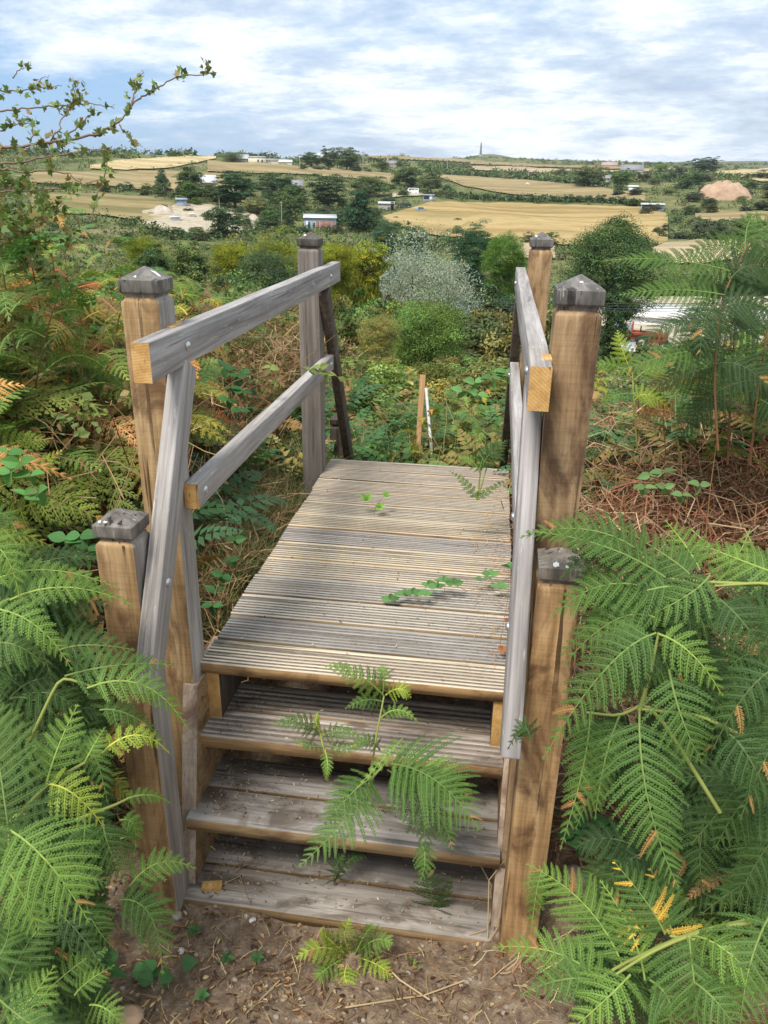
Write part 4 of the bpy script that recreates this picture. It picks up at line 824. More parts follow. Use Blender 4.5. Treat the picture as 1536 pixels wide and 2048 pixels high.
# ------------------------------------------------------------------ single small things near the steps
m_leafb = m_leaf
def sprig(name, label, cat, base, stems, leaves, tint, L, parent=None, col=(.25, .12, .07), wr_=.34, sr=.0014, group=None):
    """stems: polylines of points; leaves: (P, dir) list"""
    b = np.asarray(base, float); e = tag(empty(name, b), label, cat, group)
    g = G()
    for s in stems: s = np.asarray(s)-b; g.tube(s, np.linspace(sr, sr*.5, len(s)), 5, 0, col)
    g.build('stem', m_stem, e); g = G(); r = np.random.default_rng(len(leaves)+int(abs(b[0])*100))
    for P, d, l in leaves:
        d = nrm(d); nh = nrm(.5*nrm(CAM-P)+.7*Z3+r.normal(0, .3, 3)); S = nrm(np.cross(d, nh)); Nn = np.cross(S, d); T = leafn(l, l*wr_, .3)
        q = T[..., :1]*S+T[..., 1:2]*d+T[..., 2:3]*Nn+(np.asarray(P)-b); g.quads(q, 0, np.broadcast_to(np.array(tint)*r.uniform(.75, 1.3), (len(T), 3)))
    g.build('leaves', m_leaf, e); return e
P0 = ony(735, 1028, 1.62); P0[2] = .0
P0 = onz(748, 1030, 0.)
k_ = pt(735, 1000, depth(P0)-.02); k2 = pt(768, 992, depth(P0)-.03); k3 = pt(752, 1012, depth(P0)-.02)
sprig('seedling', 'pale leafy seedling sprouting between the deck boards left of centre', 'seedling', P0, [[P0, k3, k_], [k3, k2]],
      [(k_, (-.8, .2, .5), .05), (k_, (.3, .6, .6), .045), (k_, (-.2, -.5, .3), .04), (k3, (1, -.1, .2), .055), (k3, (.8, -.6, .0), .05), (k2, (.8, .3, .4), .035), (k2, (.1, .5, .8), .03), (k2, (1, -.2, 0), .03)], (.22, .40, .07), .05)
run = [onz(1030, 1150, .03), onz(985, 1172, .035), onz(935, 1182, .03), onz(890, 1200, .03), onz(845, 1210, .015), onz(812, 1210, .01)]
lv = []
for (u, v, z) in [(980, 1150, .08), (965, 1160, .07), (1000, 1175, .06), (888, 1163, .08), (872, 1175, .07), (908, 1168, .08), (858, 1172, .06), (826, 1188, .06), (806, 1190, .05), (846, 1190, .06), (780, 1200, .03), (1020, 1135, .07)]:
    P = onz(u, v, z)
    for q in ((-1, .2, .1), (.9, .3, .2), (.1, 1., .3))[:2 if u % 2 else 3]: lv.append((P, q, .042))
sprig('bramble_runner', 'bramble runner lying across the deck from its right edge', 'bramble', run[0], [run]+[[run[i], onz(u, v, .06)] for i, u, v in ((1, 980, 1152), (3, 888, 1166), (4, 826, 1190), (2, 908, 1170))], lv, (.12, .25, .08), .04)
tw = [onz(1015, 1310, .0), onz(1000, 1290, .06), onz(1008, 1240, .06), onz(1015, 1200, .05), onz(1018, 1130, .05), onz(1024, 1090, .03)]
sprig('dead_twig', 'thin twig with curled brown leaves at the right edge of the deck', 'twig', tw[0], [tw], [(onz(1018, 1235, .05), (0, -1, -.2), .05), (onz(1003, 1290, .04), (.1, -1, -.2), .045), (onz(1020, 1215, .05), (.3, -1, 0), .04), (onz(1022, 1270, .03), (0, -1, 0), .03)], (.35, .13, .05), .04)
# brambles reaching past the left rail and over the right one
def bramble(label, pl, d0, d1, leafs, L=.055, tint=(.09, .2, .06), grp=None):
    n = len(pl); P = [pt(u, v, d0+(d1-d0)*i/(n-1)) for i, (u, v) in enumerate(pl)]; lv = []; r = random.Random(len(label)); st = [P]
    for u, v in leafs:
        P_ = pt(u, v, (d0+d1)/2-.03); j = min(range(n), key=lambda q: math.hypot(pl[q][0]-u, pl[q][1]-v)); st.append([P[j], P_])
        for q in ((-1, 0, .1), (1, 0, .15), (.1, .3, -.9)): lv.append((P_, np.array(q)+np.array([r.gauss(0, .25) for _ in range(3)]), L*r.uniform(.8, 1.15)))
    return sprig('bramble', label, 'bramble', P[0], st, lv, tint, L, col=(.28, .14, .08), sr=.002, group=grp)
bramble('bramble stem arching over the far end of the lower left rail', [(390, 815), (470, 762), (540, 738), (600, 735), (660, 745), (700, 768)], 3.4, 3.3, [(640, 735), (655, 748), (690, 762), (620, 740), (540, 735)], .04, (.2, .26, .07))
bramble('bramble with dark leaves hanging between the left rails', [(440, 700), (455, 740), (468, 770), (480, 800), (490, 850)], 3.6, 3.6, [(450, 735), (475, 752), (462, 775), (485, 785), (455, 800), (480, 822), (500, 745)], .055, (.05, .13, .045))
bramble('bramble spray with green leaves reaching left from the far right rail', [(1040, 745), (1010, 745), (975, 755), (945, 775), (925, 785)], 4.3, 4.4, [(1010, 745), (985, 755), (950, 765), (925, 782), (955, 788), (1020, 750)], .075, (.13, .27, .09))
bramble('bramble with broad leaves at the left edge above the pale fern', [(-20, 900), (20, 930), (50, 950), (75, 985)], 2.6, 2.5, [(15, 905), (40, 925), (60, 950), (20, 945), (75, 985), (50, 990)], .06, (.11, .26, .07))
bramble('leafy bramble behind the short left post', [(120, 1110), (150, 1090), (175, 1070)], 2.6, 2.6, [(130, 1080), (160, 1070), (175, 1095), (145, 1110), (180, 1120)], .06, (.08, .2, .06))
bramble('bramble leaves beside the left post foot of the tall post', [(430, 1190), (440, 1150), (455, 1110)], 3.2, 3.3, [(430, 1185), (445, 1150), (460, 1120), (425, 1210), (470, 1080)], .05, (.06, .15, .05))
bramble('bramble trailing on the dry mound right of the tall post', [(1290, 945), (1320, 960), (1360, 985), (1420, 970)], 3.2, 3.2, [(1300, 950), (1325, 945), (1330, 975), (1365, 990), (1400, 970), (1290, 975)], .05, (.13, .22, .08))
bramble('dark leafy bramble in the hollow right of the right post', [(1130, 1660), (1180, 1650), (1230, 1660)], 2.5, 2.5, [(1150, 1665), (1180, 1645), (1200, 1670), (1225, 1655), (1165, 1690)], .06, (.04, .11, .035))
# dock leaves lower left
b = onz(110, 1930, -.6); lv = []; st = []
for (u, v, l, d) in [(60, 1900, .17, (1, .2, .0)), (130, 1910, .16, (1, -.2, -.1)), (40, 1940, .16, (.9, -.5, .0)), (90, 1960, .14, (-.6, -.6, .1)), (120, 1880, .15, (.3, .9, .2)), (60, 1860, .14, (-.6, .6, .2)), (165, 1930, .14, (.9, .1, -.2))]:
    lv.append((pt(u, v, 2.35), d, l)); st.append([b, pt(u, v, 2.35)])
sprig('dock_plant', 'broad dark green dock leaves low in the lower left corner', 'plant', b, st, lv, (.06, .17, .05), .1, sr=.003, col=(.15, .2, .07), wr_=.22)
lv = []; r = random.Random(2); b = onz(320, 1975, -.75)
for k in range(26): lv.append((pt(r.uniform(215, 370), r.uniform(1925, 2040), 2.5+r.uniform(-.05, .05)), (r.gauss(0, 1), r.gauss(0, 1), .2), .055))
sprig('clover_patch', 'round leaved weeds on the soil at the lower left', 'weeds', b, [[b, b+Z3*.05]], lv, (.10, .22, .08), .05, wr_=.45)
for k, (u, v, lb) in enumerate([(388, 1870, 'tiny dark weed on the soil left of the white pebble'), (455, 1925, 'tiny pale weed on the soil near the twigs'), (515, 1785+140, 'tiny weed in the middle of the bare soil'), (405, 2000, 'small sprouting weed near the bottom edge')]):
    b = onz(u, v, -.81); sprig('weed', lb, 'weed', b, [[b, b+Z3*.03]], [(b+Z3*.02, (math.cos(q), math.sin(q), .4), .028) for q in (0, 1.3, 2.6, 4., 5.2)], (.09, .2, .07), .03)
def rock(label, P, R, c, seed, name='pebble', cat='pebble', grp=None):
    bm = G(); r = np.random.default_rng(seed); n = 10; V = []; 
    for la in (-1.2, -.6, 0, .5, 1.): V += [(R*math.cos(la)*math.cos(k*.6283)*r.uniform(.85, 1.1), R*.8*math.cos(la)*math.sin(k*.6283)*r.uniform(.85, 1.1), R*.5*math.sin(la)) for k in range(n)]
    bm.add(V, [(a*n+k, a*n+(k+1) % n, a*n+n+(k+1) % n, a*n+n+k) for a in range(4) for k in range(n)], 0, c); bm.add(V[-n:], [list(range(n))], 0, c)
    o = bm.build(name, m_grit, loc=[float(q) for q in P], smooth=True); o.rotation_euler[2] = seed; tag(o, label, cat, grp)
for u, v, R, c, lb in [(505, 1842, .014, (.75, .72, .68), 'white pebble nearest the bottom step'), (362, 1898, .014, (.78, .76, .72), 'white pebble on the soil at the left'), (492, 1835, .011, (.6, .52, .48), 'pinkish stone beside the white pebble under the step'),
                       (355, 1832, .024, (.36, .31, .27), 'brown stone at the foot of the left post'), (568, 1992, .014, (.40, .29, .2), 'round brown stone in the middle of the soil'), (262, 2035, .045, (.48, .33, .22), 'orange brown stone at the bottom edge'), (1160, 1720, .055, (.33, .26, .23), 'dull purplish stone right of the right post'), (1215, 2000, .03, (.52, .42, .36), 'pale pinkish stone under the bottom right ferns')]:
    z = -.81 if v > 1800 else -.62
    P = onz(u, v, z); P[2] = float(height(P[0], P[1]))+R*.25; rock(lb, P, R, c, int(u) % 7)
b = onz(424, 1772, -.775); o = G().box((-.036, -.015, -.011), (.036, .015, .011), mats=[1, 1, 0, 0, 0, 0]).build('wood_block', [m_end, m_end], loc=[float(q) for q in b], bevel=.002); o.rotation_euler[2] = .22; tag(o, 'small orange offcut of wood lying on the bottom step', 'wood block')
for k, (pl, lb, rad) in enumerate([([(470, 1948), (500, 1935), (545, 1940)], 'dark forked twig on the soil below the small fern', .005), ([(690, 2015), (850, 1990), (1000, 1935)], 'long pale stalk on the soil at the bottom right', .003), ([(480, 2040), (530, 1990), (560, 1960)], 'pale straw stalk near the bottom edge', .002),
                                   ([(975, 1880), (978, 1760), (1010, 1720)], 'bent pale stalk leaning on the right stringer', .0022), ([(740, 1900), (800, 1960), (860, 2000)], 'pale split stalk lying below the yellow green fern', .003), ([(410, 1785), (480, 1752), (500, 1810)], 'thin straw stalk on the bottom step near the orange block', .0013)]):
    P = [onz(u, v, -.80 if k not in (3, 5) else -.775) for u, v in pl]
    if k == 3: P = [pt(u, v, 2.62) for u, v in pl]
    g = G(); g.tube(np.array(P)-P[0], rad, 6, 0, (.13, .08, .05) if k == 0 else (.55, .42, .24)); o = g.build('twig', m_dry, loc=[float(q) for q in P[0]]); tag(o, lb, 'twig')
# ------------------------------------------------------------------ stakes beyond the bridge
def stick(name, label, cat, u0, v0, u1, v1, d, w, mat, grp=None, rnd=False):
    d = depth(drop(u0, v0)); a, b = pt(u0, v0, d), pt(u1, v1, d); a = a-(b-a)/np.linalg.norm(b-a)*.1
    g = G(); L = np.linalg.norm(b-a)
    if rnd: g.tube([(0, 0, 0), (.003, 0, L*.5), (0, 0, L)], w/2, 8)
    else: g.box((-w/2, -w/2, 0), (w/2, w/2, L)).poly([(-w/2*.9, -w/2*.9, L+.002), (w/2*.9, -w/2*.9, L+.002), (w/2*.9, w/2*.9, L+.002), (-w/2*.9, w/2*.9, L+.002)], 0)
    o = g.build(name, mat, loc=[float(q) for q in a], bevel=.003 if not rnd else 0); o.rotation_mode = 'QUATERNION'; o.rotation_quaternion = Vector(b-a).to_track_quat('Z', 'Y'); tag(o, label, cat, grp)
m_stake = wood('orange_brown_stake', 2, (.26, .14, .06), (.42, .24, .11), (.52, .32, .16), crack=.6); m_wht = flat('white_painted_post', (.74, .74, .72), .6, var=.12, scale=30.)
stick('wooden_stake', 'orange brown wooden stake standing just beyond the deck', 'stake', 834, 940, 846, 750, 5.0, .045, m_stake)
stick('white_post', 'tall white plastic post right of the orange brown stake', 'post', 868, 945, 852, 776, 5.1, .024, m_wht, rnd=True)
stick('white_post', 'thin greenish white post left of the orange brown stake', 'post', 834, 822, 831, 774, 6.2, .02, m_wht, rnd=True)
stick('white_post', 'short white post near the right rail beyond the deck', 'post', 976, 900, 980, 843, 5.6, .022, m_wht, rnd=True)
stick('white_post', 'small distant white post far down the slope', 'post', 946, 728, 947, 713, 11., .035, m_wht, rnd=True)
stick('pale_stake', 'small distant grey stake left of the far white post', 'stake', 907, 735, 908, 718, 11., .035, m_stake)
# ------------------------------------------------------------------ trees
def crown_mesh(name, kind, nc, per, ls, seed, rmin=.45):
    r = np.random.default_rng(seed); C = nrm(r.normal(0, 1, (nc, 3))); rad = r.uniform(rmin, 1.04 if rmin < .6 else .98, (nc, 1)); ph = r.uniform(0, 6.28, 4)
    lump = 1+.19*np.sin(2*np.arctan2(C[:, 1], C[:, 0])+ph[2]+C[:, 2]*2)+.10*np.sin(3*np.arctan2(C[:, 1], C[:, 0])+ph[0])+.1*np.sin(5*C[:, 2]+ph[1]+2*C[:, 0]); C = C*rad*lump[:, None]
    cs = np.full(nc, .26)
    if kind == 'round': zs, z0 = .46, .52
    elif kind == 'pine': zs, z0 = .48, .54; cs = np.full(nc, .24)
    elif kind == 'cone': zs, z0 = .5, .5; C[:, :2] *= (1.05-.85*((C[:, 2:]+1)/2).clip(0, 1))
    elif kind == 'shrub': zs, z0 = .62, .40
    elif kind == 'feather': zs, z0 = .46, .54; cs = np.full(nc, .32)
    else: zs, z0 = .46, .52
    cent = C*np.array([.80, .80, zs*.90])+Z3*z0
    n = nc*per; cs = cs*r.uniform(.6, 1.35, nc); ci = np.repeat(np.arange(nc), per); D = nrm(r.normal(0, 1, (n, 3))); D[:, 2] = np.abs(D[:, 2])*.9-.25
    hfac = {'pine': .26, 'feather': .44}.get(kind, .44)
    P = cent[ci]+D*(r.random((n, 1))**.35)*cs[ci][:, None]*np.array([1, 1, hfac])
    P[:, 2] = np.maximum(P[:, 2], .02)
    nd = nrm(D+.8*Z3+r.normal(0, .55, (n, 3))); a = nrm(np.cross(nd, r.normal(0, 1, (n, 3)))); b_ = np.cross(nd, a); s = ls*r.uniform(.6, 1.35, (n, 1))
    asp = 1.9 if kind == 'feather' else 1.5
    if kind == 'feather': a = nrm(nrm(C[ci])*.25-Z3*.2+r.normal(0, .7, (n, 3))); b_ = nrm(np.cross(a, nd))
    sq = np.array([1, 1, .5]); Q = np.stack([P-a*s*asp*.5*sq, P+b_*s*.42*sq, P+a*s*asp*.5*sq, P-b_*s*.42*sq], 1)
    hu = np.repeat(r.normal(0, .10, (nc, 1)), per, 0); cc = np.repeat(r.normal(1, .10 if kind == 'feather' else .26, (nc, 1)), per, 0)*r.normal(1, .15, (n, 1)); cc = np.clip(np.concatenate([cc*(1.03+hu), cc, cc*(.9-hu)], 1), .25, 2.2)
    g = G(); g.quads(Q, 0, cc); return g.mesh(name, m_leaffar)
CR = {}
for kd, nc, per, ls in (('round', 120, 85, .052), ('pine', 130, 80, .052), ('cone', 110, 80, .055), ('shrub', 110, 80, .060)): CR[kd] = [crown_mesh('crown', kd, nc, per, ls, 60+q) for q in range(3)]
for kd, nc, per, ls in (('biground', 480, 130, .021), ('bush', 520, 120, .021), ('bigpine', 420, 130, .022), ('feather', 520, 130, .015)): CR[kd] = [crown_mesh('crown', {'biground': 'round', 'bigpine': 'pine', 'bush': 'round'}.get(kd, kd), nc, per, ls, 80+q, {'biground': .72, 'bush': .38}.get(kd, .5)) for q in range(2)]
def trunk_mesh(seed):
    r = np.random.default_rng(seed); g = G(); tt = np.linspace(0, 1, 6)[:, None]; g.tube(np.array([0, 0, -.05])+Z3*.62*tt+r.normal(0, .012, (6, 3)), np.linspace(.06, .03, 6), 7)
    for k in range(5):
        a = k*1.3+r.random(); d = np.array([math.cos(a), math.sin(a), .55+r.random()*.5]); p = Z3*r.uniform(.2, .5); g.tube(p+d*.42*tt+Z3*.06*tt**2, np.linspace(.028, .009, 6), 5)
    return g.mesh('trunk', m_bark, True)
TRK = [trunk_mesh(s) for s in range(3)]
ti = [0]
def tree(kind, label, u0, u1, vt, dist=None, vb=None, tint=(.05, .09, .035), name='tree', cat='tree', grp=None, sy=1.):
    uc = (u0+u1)/2; P = drop(uc, vb) if vb is not None else atdist(uc, dist); d = depth(P); w = (u1-u0)*d/FPX
    # height from the picture row of the top
    r = ray(uc, vt); h_ = math.hypot(r[0], r[1]); D = math.hypot(P[0]-CAM[0], P[1]-CAM[1]); zt = CAM[2]+r[2]*D/h_; hgt = max(zt-P[2], w*.3)
    e = empty(name, (P[0], P[1], P[2]-.03*hgt), ti[0]*1.7); ti[0] += 1; tag(e, label, cat, grp)
    tr = place(TRK[ti[0] % 3], 'trunk', (0, 0, 0), sc=(w*.5, w*.5, hgt), parent=e)
    ms = CR[kind]; hc = min(hgt*1.02, w*({'cone': 1.6, 'biground': .95, 'bush': 1.0}.get(kind, 1.1))); place(ms[ti[0] % len(ms)], 'crown', (0, 0, hgt*1.02-hc), sc=(w*.52, w*.52*sy, hc), parent=e, col=tint)
    if hgt*1.02-hc > .35*w: place(ms[(ti[0]+1) % len(ms)], 'lower_foliage', (0, 0, 0), sc=(w*.44, w*.44*sy, hgt*1.02-hc*.55), parent=e, col=tint)
    return e
DG = (.035, .07, .03); DB = (.03, .065, .04); MG = (.07, .12, .04); OL = (.12, .14, .06); GG = (.085, .12, .075); GO = (.27, .30, .04); SV = (.36, .42, .36)
T_ = [
 ('biground', 'big round dark green tree behind the right posts', 1105, 1322, 424, 78, None, (.045, .085, .035)),
 ('feather', 'silvery blue green eucalyptus beyond the bridge', 708, 948, 482, 46, None, SV),
 ('bigpine', 'dark green pine right of the silvery eucalyptus', 878, 985, 440, 62, None, (.035, .08, .045)),
 ('biground', 'bright green tree against the dark pine near the right rail', 945, 1040, 462, 58, None, (.07, .14, .03)),
 ('bigpine', 'bluish pine left of the eucalyptus above the golden conifers', 735, 802, 434, 66, None, (.05, .095, .06)),
 ('round', 'small dark pine between the bluish pine and the dark green pine', 795, 852, 446, 64, None, (.04, .08, .04)),
 ('bush', 'round green bush on the slope in the middle beyond the bridge', 760, 940, 578, 19, None, (.085, .15, .045)),
 ('bush', 'olive brown bush left of the round green bush', 712, 800, 620, 16.5, None, (.17, .18, .07)),
 ('bush', 'golden green conifer left of the far left post', 430, 525, 470, 36, None, GO),
 ('bush', 'golden green conifer behind the far left post', 500, 620, 462, 37, None, GO),
 ('bush', 'golden green conifer right of the far left post', 625, 722, 470, 36, None, GO),
 ('round', 'narrow golden green conifer beside the eucalyptus', 700, 780, 476, 38, None, GO),
 ('bush', 'golden green conifer left of the tall left post', 268, 352, 460, 40, None, (.22, .27, .04)),
 ('bush', 'grey green dark bush in front of the golden conifers', 480, 612, 484, 30, None, (.055, .09, .05)),
 ('round', 'dark bush below the leftmost golden conifer', 285, 372, 490, 32, None, (.045, .08, .035)),
 ('round', 'green bush between the leftmost golden conifer and the next', 345, 440, 475, 36, None, (.08, .12, .05)),
 ('round', 'dark shrub under the pine near the far right rail', 920, 1035, 560, 50, None, (.04, .075, .04)),
 ('shrub', 'mid green shrub low behind the far right rail', 925, 1032, 628, 38, None, (.06, .105, .045)),
 ('round', 'dark shrub between the two right posts', 1085, 1180, 560, 55, None, (.045, .08, .04)),
 ('round', 'dark tree right of the front right post', 1175, 1262, 560, 60, None, (.035, .065, .03)),
 ('pine', 'broad dark cypress in the middle of the left hillside', 420, 522, 342, None, 416, (.03, .062, .03)),
 ('pine', 'dark cypress right of the broad dark cypress', 512, 590, 345, None, 400, (.032, .064, .032)),
 ('cone', 'yellow green conifer beside the pale gabled shed', 558, 592, 352, None, 400, (.15, .20, .05)),
 ('pine', 'dark tree above the rusty shed', 608, 705, 348, None, 420, (.04, .068, .036)),
 ('round', 'green tree at the top edge of the dark tree group', 688, 788, 350, None, 392, (.06, .10, .04)),
 ('cone', 'tall dark blue green conifer right of the rusty shed', 674, 762, 376, None, 464, (.028, .062, .036)),
 ('round', 'olive bush below the broad dark cypress', 484, 545, 392, None, 440, (.11, .13, .065)),
 ('round', 'mid green tree between the olive bush and the pole', 540, 612, 386, None, 438, (.06, .10, .045)),
 ('round', 'low round bush left of the rusty shed', 508, 566, 430, None, 460, (.05, .09, .04)),
 ('round', 'round dark bush at the edge of the dusty yard', 404, 486, 410, None, 474, (.04, .072, .035)),
 ('cone', 'dark tree on the left pasture edge', 304, 348, 336, None, 386, (.045, .08, .045)),
 ('round', 'dark green tree beside the ruined stone walls', 345, 415, 330, None, 384, (.05, .088, .042)),
 ('round', 'bright green bush by the blue shed in the dusty yard', 380, 408, 394, None, 412, (.14, .2, .05)),
 ('round', 'large tree on the hilltop right of the stone cottage', 662, 726, 292, None, 340, (.06, .09, .04)),
 ('round', 'left tree of the hilltop clump', 598, 648, 302, None, 336, (.05, .085, .04)),
 ('round', 'tree between the hilltop clump trees', 638, 678, 294, None, 338, (.05, .08, .038)),
 ('feather', 'wind swept pale tree on the skyline beside the white building', 438, 492, 302, None, 326, (.10, .14, .08)),
 ('shrub', 'small tree on the skyline behind the white building', 490, 510, 306, None, 318, (.07, .10, .05)),
 ('round', 'dark bush beside the ruined cottage on the heath', 750, 780, 320, None, 344, (.07, .09, .04)),
 ('round', 'dark green tree left of the white van', 785, 842, 332, None, 372, (.055, .09, .045)),
 ('round', 'grey green tree above the white van', 830, 892, 342, None, 384, (.07, .10, .05)),
 ('shrub', 'green bush between the sheds and the white van', 756, 800, 392, None, 408, (.05, .085, .04)),
 ('round', 'wide tree left of the grey farmhouse', 1135, 1215, 330, None, 374, (.07, .10, .05)),
 ('round', 'small round tree left of the wide tree by the farmhouse', 1103, 1140, 336, None, 356, (.075, .10, .05)),
 ('round', 'green tree in front of the grey farmhouse', 1218, 1262, 338, None, 380, (.06, .11, .04)),
 ('round', 'bright green tree right of the grey farmhouse', 1304, 1336, 326, None, 346, (.11, .19, .04)),
 ('pine', 'dark tree standing above the skyline on the right', 1374, 1440, 312, None, 350, (.04, .07, .045)),
 ('shrub', 'grey green shrub left in the clump below the earth mound', 1376, 1420, 434, None, 474, (.08, .11, .07)),
 ('shrub', 'large grey green shrub below the earth mound', 1408, 1462, 436, None, 482, (.055, .085, .05)),
 ('shrub', 'brownish green shrub right in the clump below the earth mound', 1452, 1504, 434, None, 474, (.08, .10, .05)),
 ('shrub', 'dark bush at the left end of the shelter hedge', 1250, 1282, 396, None, 412, (.05, .075, .035)),
 ('shrub', 'tall bush in the long hedge between the golden fields', 1125, 1150, 388, None, 404, (.06, .09, .05)),
 ('shrub', 'second tall bush near the right of the long hedge', 1148, 1165, 390, None, 404, (.055, .08, .045)),
 ('shrub', 'round bush on the right above the earth mound', 1486, 1512, 344, None, 358, (.05, .075, .04)),
 ('shrub', 'brown green bush left of the tall right post cap', 1040, 1075, 462, None, 488, (.10, .12, .07)),
 ('shrub', 'green bush right of the far right post cap', 1082, 1116, 462, None, 490, (.06, .11, .04)),
]
for k, kd, lb, *a in [(i,)+t for i, t in enumerate(T_)]: tree(kd, lb, a[0], a[1], a[2], a[3], a[4], tuple(q*w_ for q, w_ in zip(a[5], (1.9, 1.75, 1.6))) if max(a[5]) < .2 else a[5], 'shrub' if kd == 'shrub' or 'bush' in lb or 'shrub' in lb else 'tree', 'bush' if 'bush' in lb or 'shrub' in lb else 'tree')
# leafy ground scrub between the fields
def infield(P):
    d = P-CAM; z = d@FW; u = 768+FPX*(d@RT)/z; vv = 1024-FPX*(d@UP)/z; k = np.zeros(len(P), bool)
    for us, tp, bt in FLD: k |= (u > us[0]) & (u < us[-1]) & (vv > np.interp(u, us, tp)-1.) & (vv < np.interp(u, us, bt)+1.5)
    return k
g = G()
for (n, r0, r1, R_, L_, sd_) in ((6500, 55, 150, 1.1, .34, 31), (4200, 150, 420, 1.7, .6, 32), (2600, 420, 1500, 3.2, 1.5, 33)):
    P = polpts(n, r0, r1, -36, 21, sd_, None, -.3); P = P[~infield(P)]; T = t_leafy(26, R_, L_, sd_); scatter(g, T, P, RN.uniform(.5, 1.3, len(P)), [(.10, .15, .055), (.14, .18, .07), (.08, .12, .05), (.18, .185, .09), (.12, .15, .08), (.12, .19, .06)], .15, .2)
tag(g.build('hillside_scrub', m_leaffar), 'low green scrub and rough hedging covering the hillsides between the fields', 'scrub')['kind'] = 'stuff'
# scrub on the far hillsides, bush by bush
SCR = []
def scrub(n, poly_u, v0, v1, w0, w1, tints, lb, grp, seed):
    r = random.Random(seed)
    for k in range(int(n*.5)):
        u = r.uniform(*poly_u); t = r.random(); f = (u-poly_u[0])/(poly_u[1]-poly_u[0]); a = v0[0]+(v0[1]-v0[0])*f; b_ = v1[0]+(v1[1]-v1[0])*f; v = a+(b_-a)*t
        P = drop(u, v); d = depth(P); w = r.uniform(w0, w1)*d/FPX; h = w*r.uniform(.4, .6); c = r.choice(tints); c = tuple(q*r.uniform(.8, 1.2) for q in c)
        o = place(r.choice(CR['shrub']), 'shrub', (P[0], P[1], P[2]-.1*h), r.uniform(0, 6), (w*.5, w*.5, h), col=c); tag(o, lb, 'bush', grp)
GT = [(.09, .13, .055), (.11, .15, .065), (.14, .165, .085), (.075, .11, .055)]
scrub(52, (1230, 1545), (352, 356), (398, 402), 22, 46, GT+[(.095, .12, .075)], 'grey green bush in the dense scrub on the right hillside', 'scrub on the right hillside', 1)
scrub(34, (1290, 1545), (398, 402), (432, 424), 18, 40, GT, 'low bush around the foot of the earth mound', 'bushes below the earth mound', 2)
scrub(24, (1310, 1400), (428, 440), (478, 480), 16, 30, GT+[(.13, .14, .07)], 'low bush on the green slope below the open shelter', 'bushes below the open shelter', 3)
scrub(34, (200, 420), (376, 386), (384, 400), 14, 34, GT, 'low bush in the hedge under the left pasture', 'bushes under the left pasture', 4)
scrub(40, (770, 900), (364, 376), (392, 398), 14, 30, GT, 'low bush around the white van', 'bushes around the white van', 5)
scrub(26, (590, 740), (334, 342), (340, 346), 12, 26, GT, 'low bush along the foot of the hilltop clump', 'bushes under the hilltop clump', 6)
scrub(36, (320, 620), (384, 400), (420, 446), 16, 34, GT+[(.14, .15, .07)], 'bush among the sheds and trees on the left hillside', 'bushes among the left trees', 7)
scrub(30, (560, 800), (452, 448), (470, 466), 18, 40, GT, 'low bush in front of the rusty shed', 'bushes below the rusty shed', 8)
scrub(26, (100, 430), (455, 468), (500, 500), 24, 46, GT+[(.15, .16, .06)], 'bush on the slope left of the golden conifers', 'bushes left of the golden conifers', 9)
scrub(26, (850, 1110), (484, 492), (500, 506), 18, 36, GT, 'low bush along the lower edge of the golden field', 'bushes under the golden field', 10)
scrub(14, (1180, 1340), (715, 718), (738, 736), 20, 40, GT, 'low bush on the bank before the tractor yard', 'bushes before the tractor yard', 11)
scrub(16, (1085, 1230), (640, 660), (730, 735), 24, 46, GT, 'green bush on the slope right of the front right post', 'bushes right of the front post', 12)
def belt(n, spec, lb, grp, seed):
    r = random.Random(seed); us, vs = spec
    for k in range(n):
        u = r.uniform(us[0], us[-1]); vb = np.interp(u, us, vs)+r.uniform(-9, 9); w = r.uniform(26, 46); tree(r.choice(['round', 'round', 'pine', 'cone']), lb, u-w/2, u+w/2, vb-w*r.uniform(.75, 1.05), None, vb, tuple(q*r.uniform(.85, 1.25) for q in r.choice([(.08, .125, .055), (.10, .145, .06), (.13, .16, .08), (.065, .11, .06)])), 'tree', 'tree', grp)
belt(22, ([300, 480, 640, 800], [392, 404, 412, 404]), 'tree in the crowded tree belt across the left hillside', 'trees crowding the left hillside', 3)
belt(12, ([470, 600, 820], [455, 448, 458]), 'small tree in the row behind the golden conifers', 'small trees behind the golden conifers', 4)
def infill(n, u0, u1, d0, d1, w0, w1, tints, lb, grp, seed, vt):
    r = random.Random(seed)
    for k in range(n):
        u = r.uniform(u0, u1); P = atdist(u, r.uniform(d0, d1)); d = depth(P); w = r.uniform(w0, w1); h = w*r.uniform(.6, .9)
        q = ray(u, vt+r.uniform(-8, 30)); hh = math.hypot(q[0], q[1]); zt = CAM[2]+q[2]*math.hypot(P[0]-CAM[0], P[1]-CAM[1])/hh; z = max(P[2]-.1, min(zt-h, P[2]+.6*h)); c = r.choice(tints)
        o = place(r.choice(CR['round'] if r.random() < .6 else CR['shrub']), 'shrub', (P[0], P[1], min(z, P[2]+.3)), r.uniform(0, 6), (w*.5, w*.5, max(h, zt-min(z, P[2]+.3))), col=tuple(x*r.uniform(.8, 1.2) for x in c)); tag(o, lb, 'bush', grp)
IT = [(.12, .17, .055), (.16, .21, .065), (.20, .22, .08), (.09, .13, .05), (.26, .27, .08)]
infill(34, 230, 520, 12, 26, 1.0, 2.2, IT, 'leafy bush on the bank between the left posts and the golden conifers', 'bushes on the left bank', 1, 545)
infill(26, 430, 800, 22, 34, 1.6, 3.0, IT, 'leafy bush in the mass below the golden conifers', 'bushes below the golden conifers', 2, 575)
infill(22, 880, 1110, 22, 45, 2., 3.6, IT, 'leafy bush in the hollow behind the right rail', 'bushes behind the right rail', 3, 610)
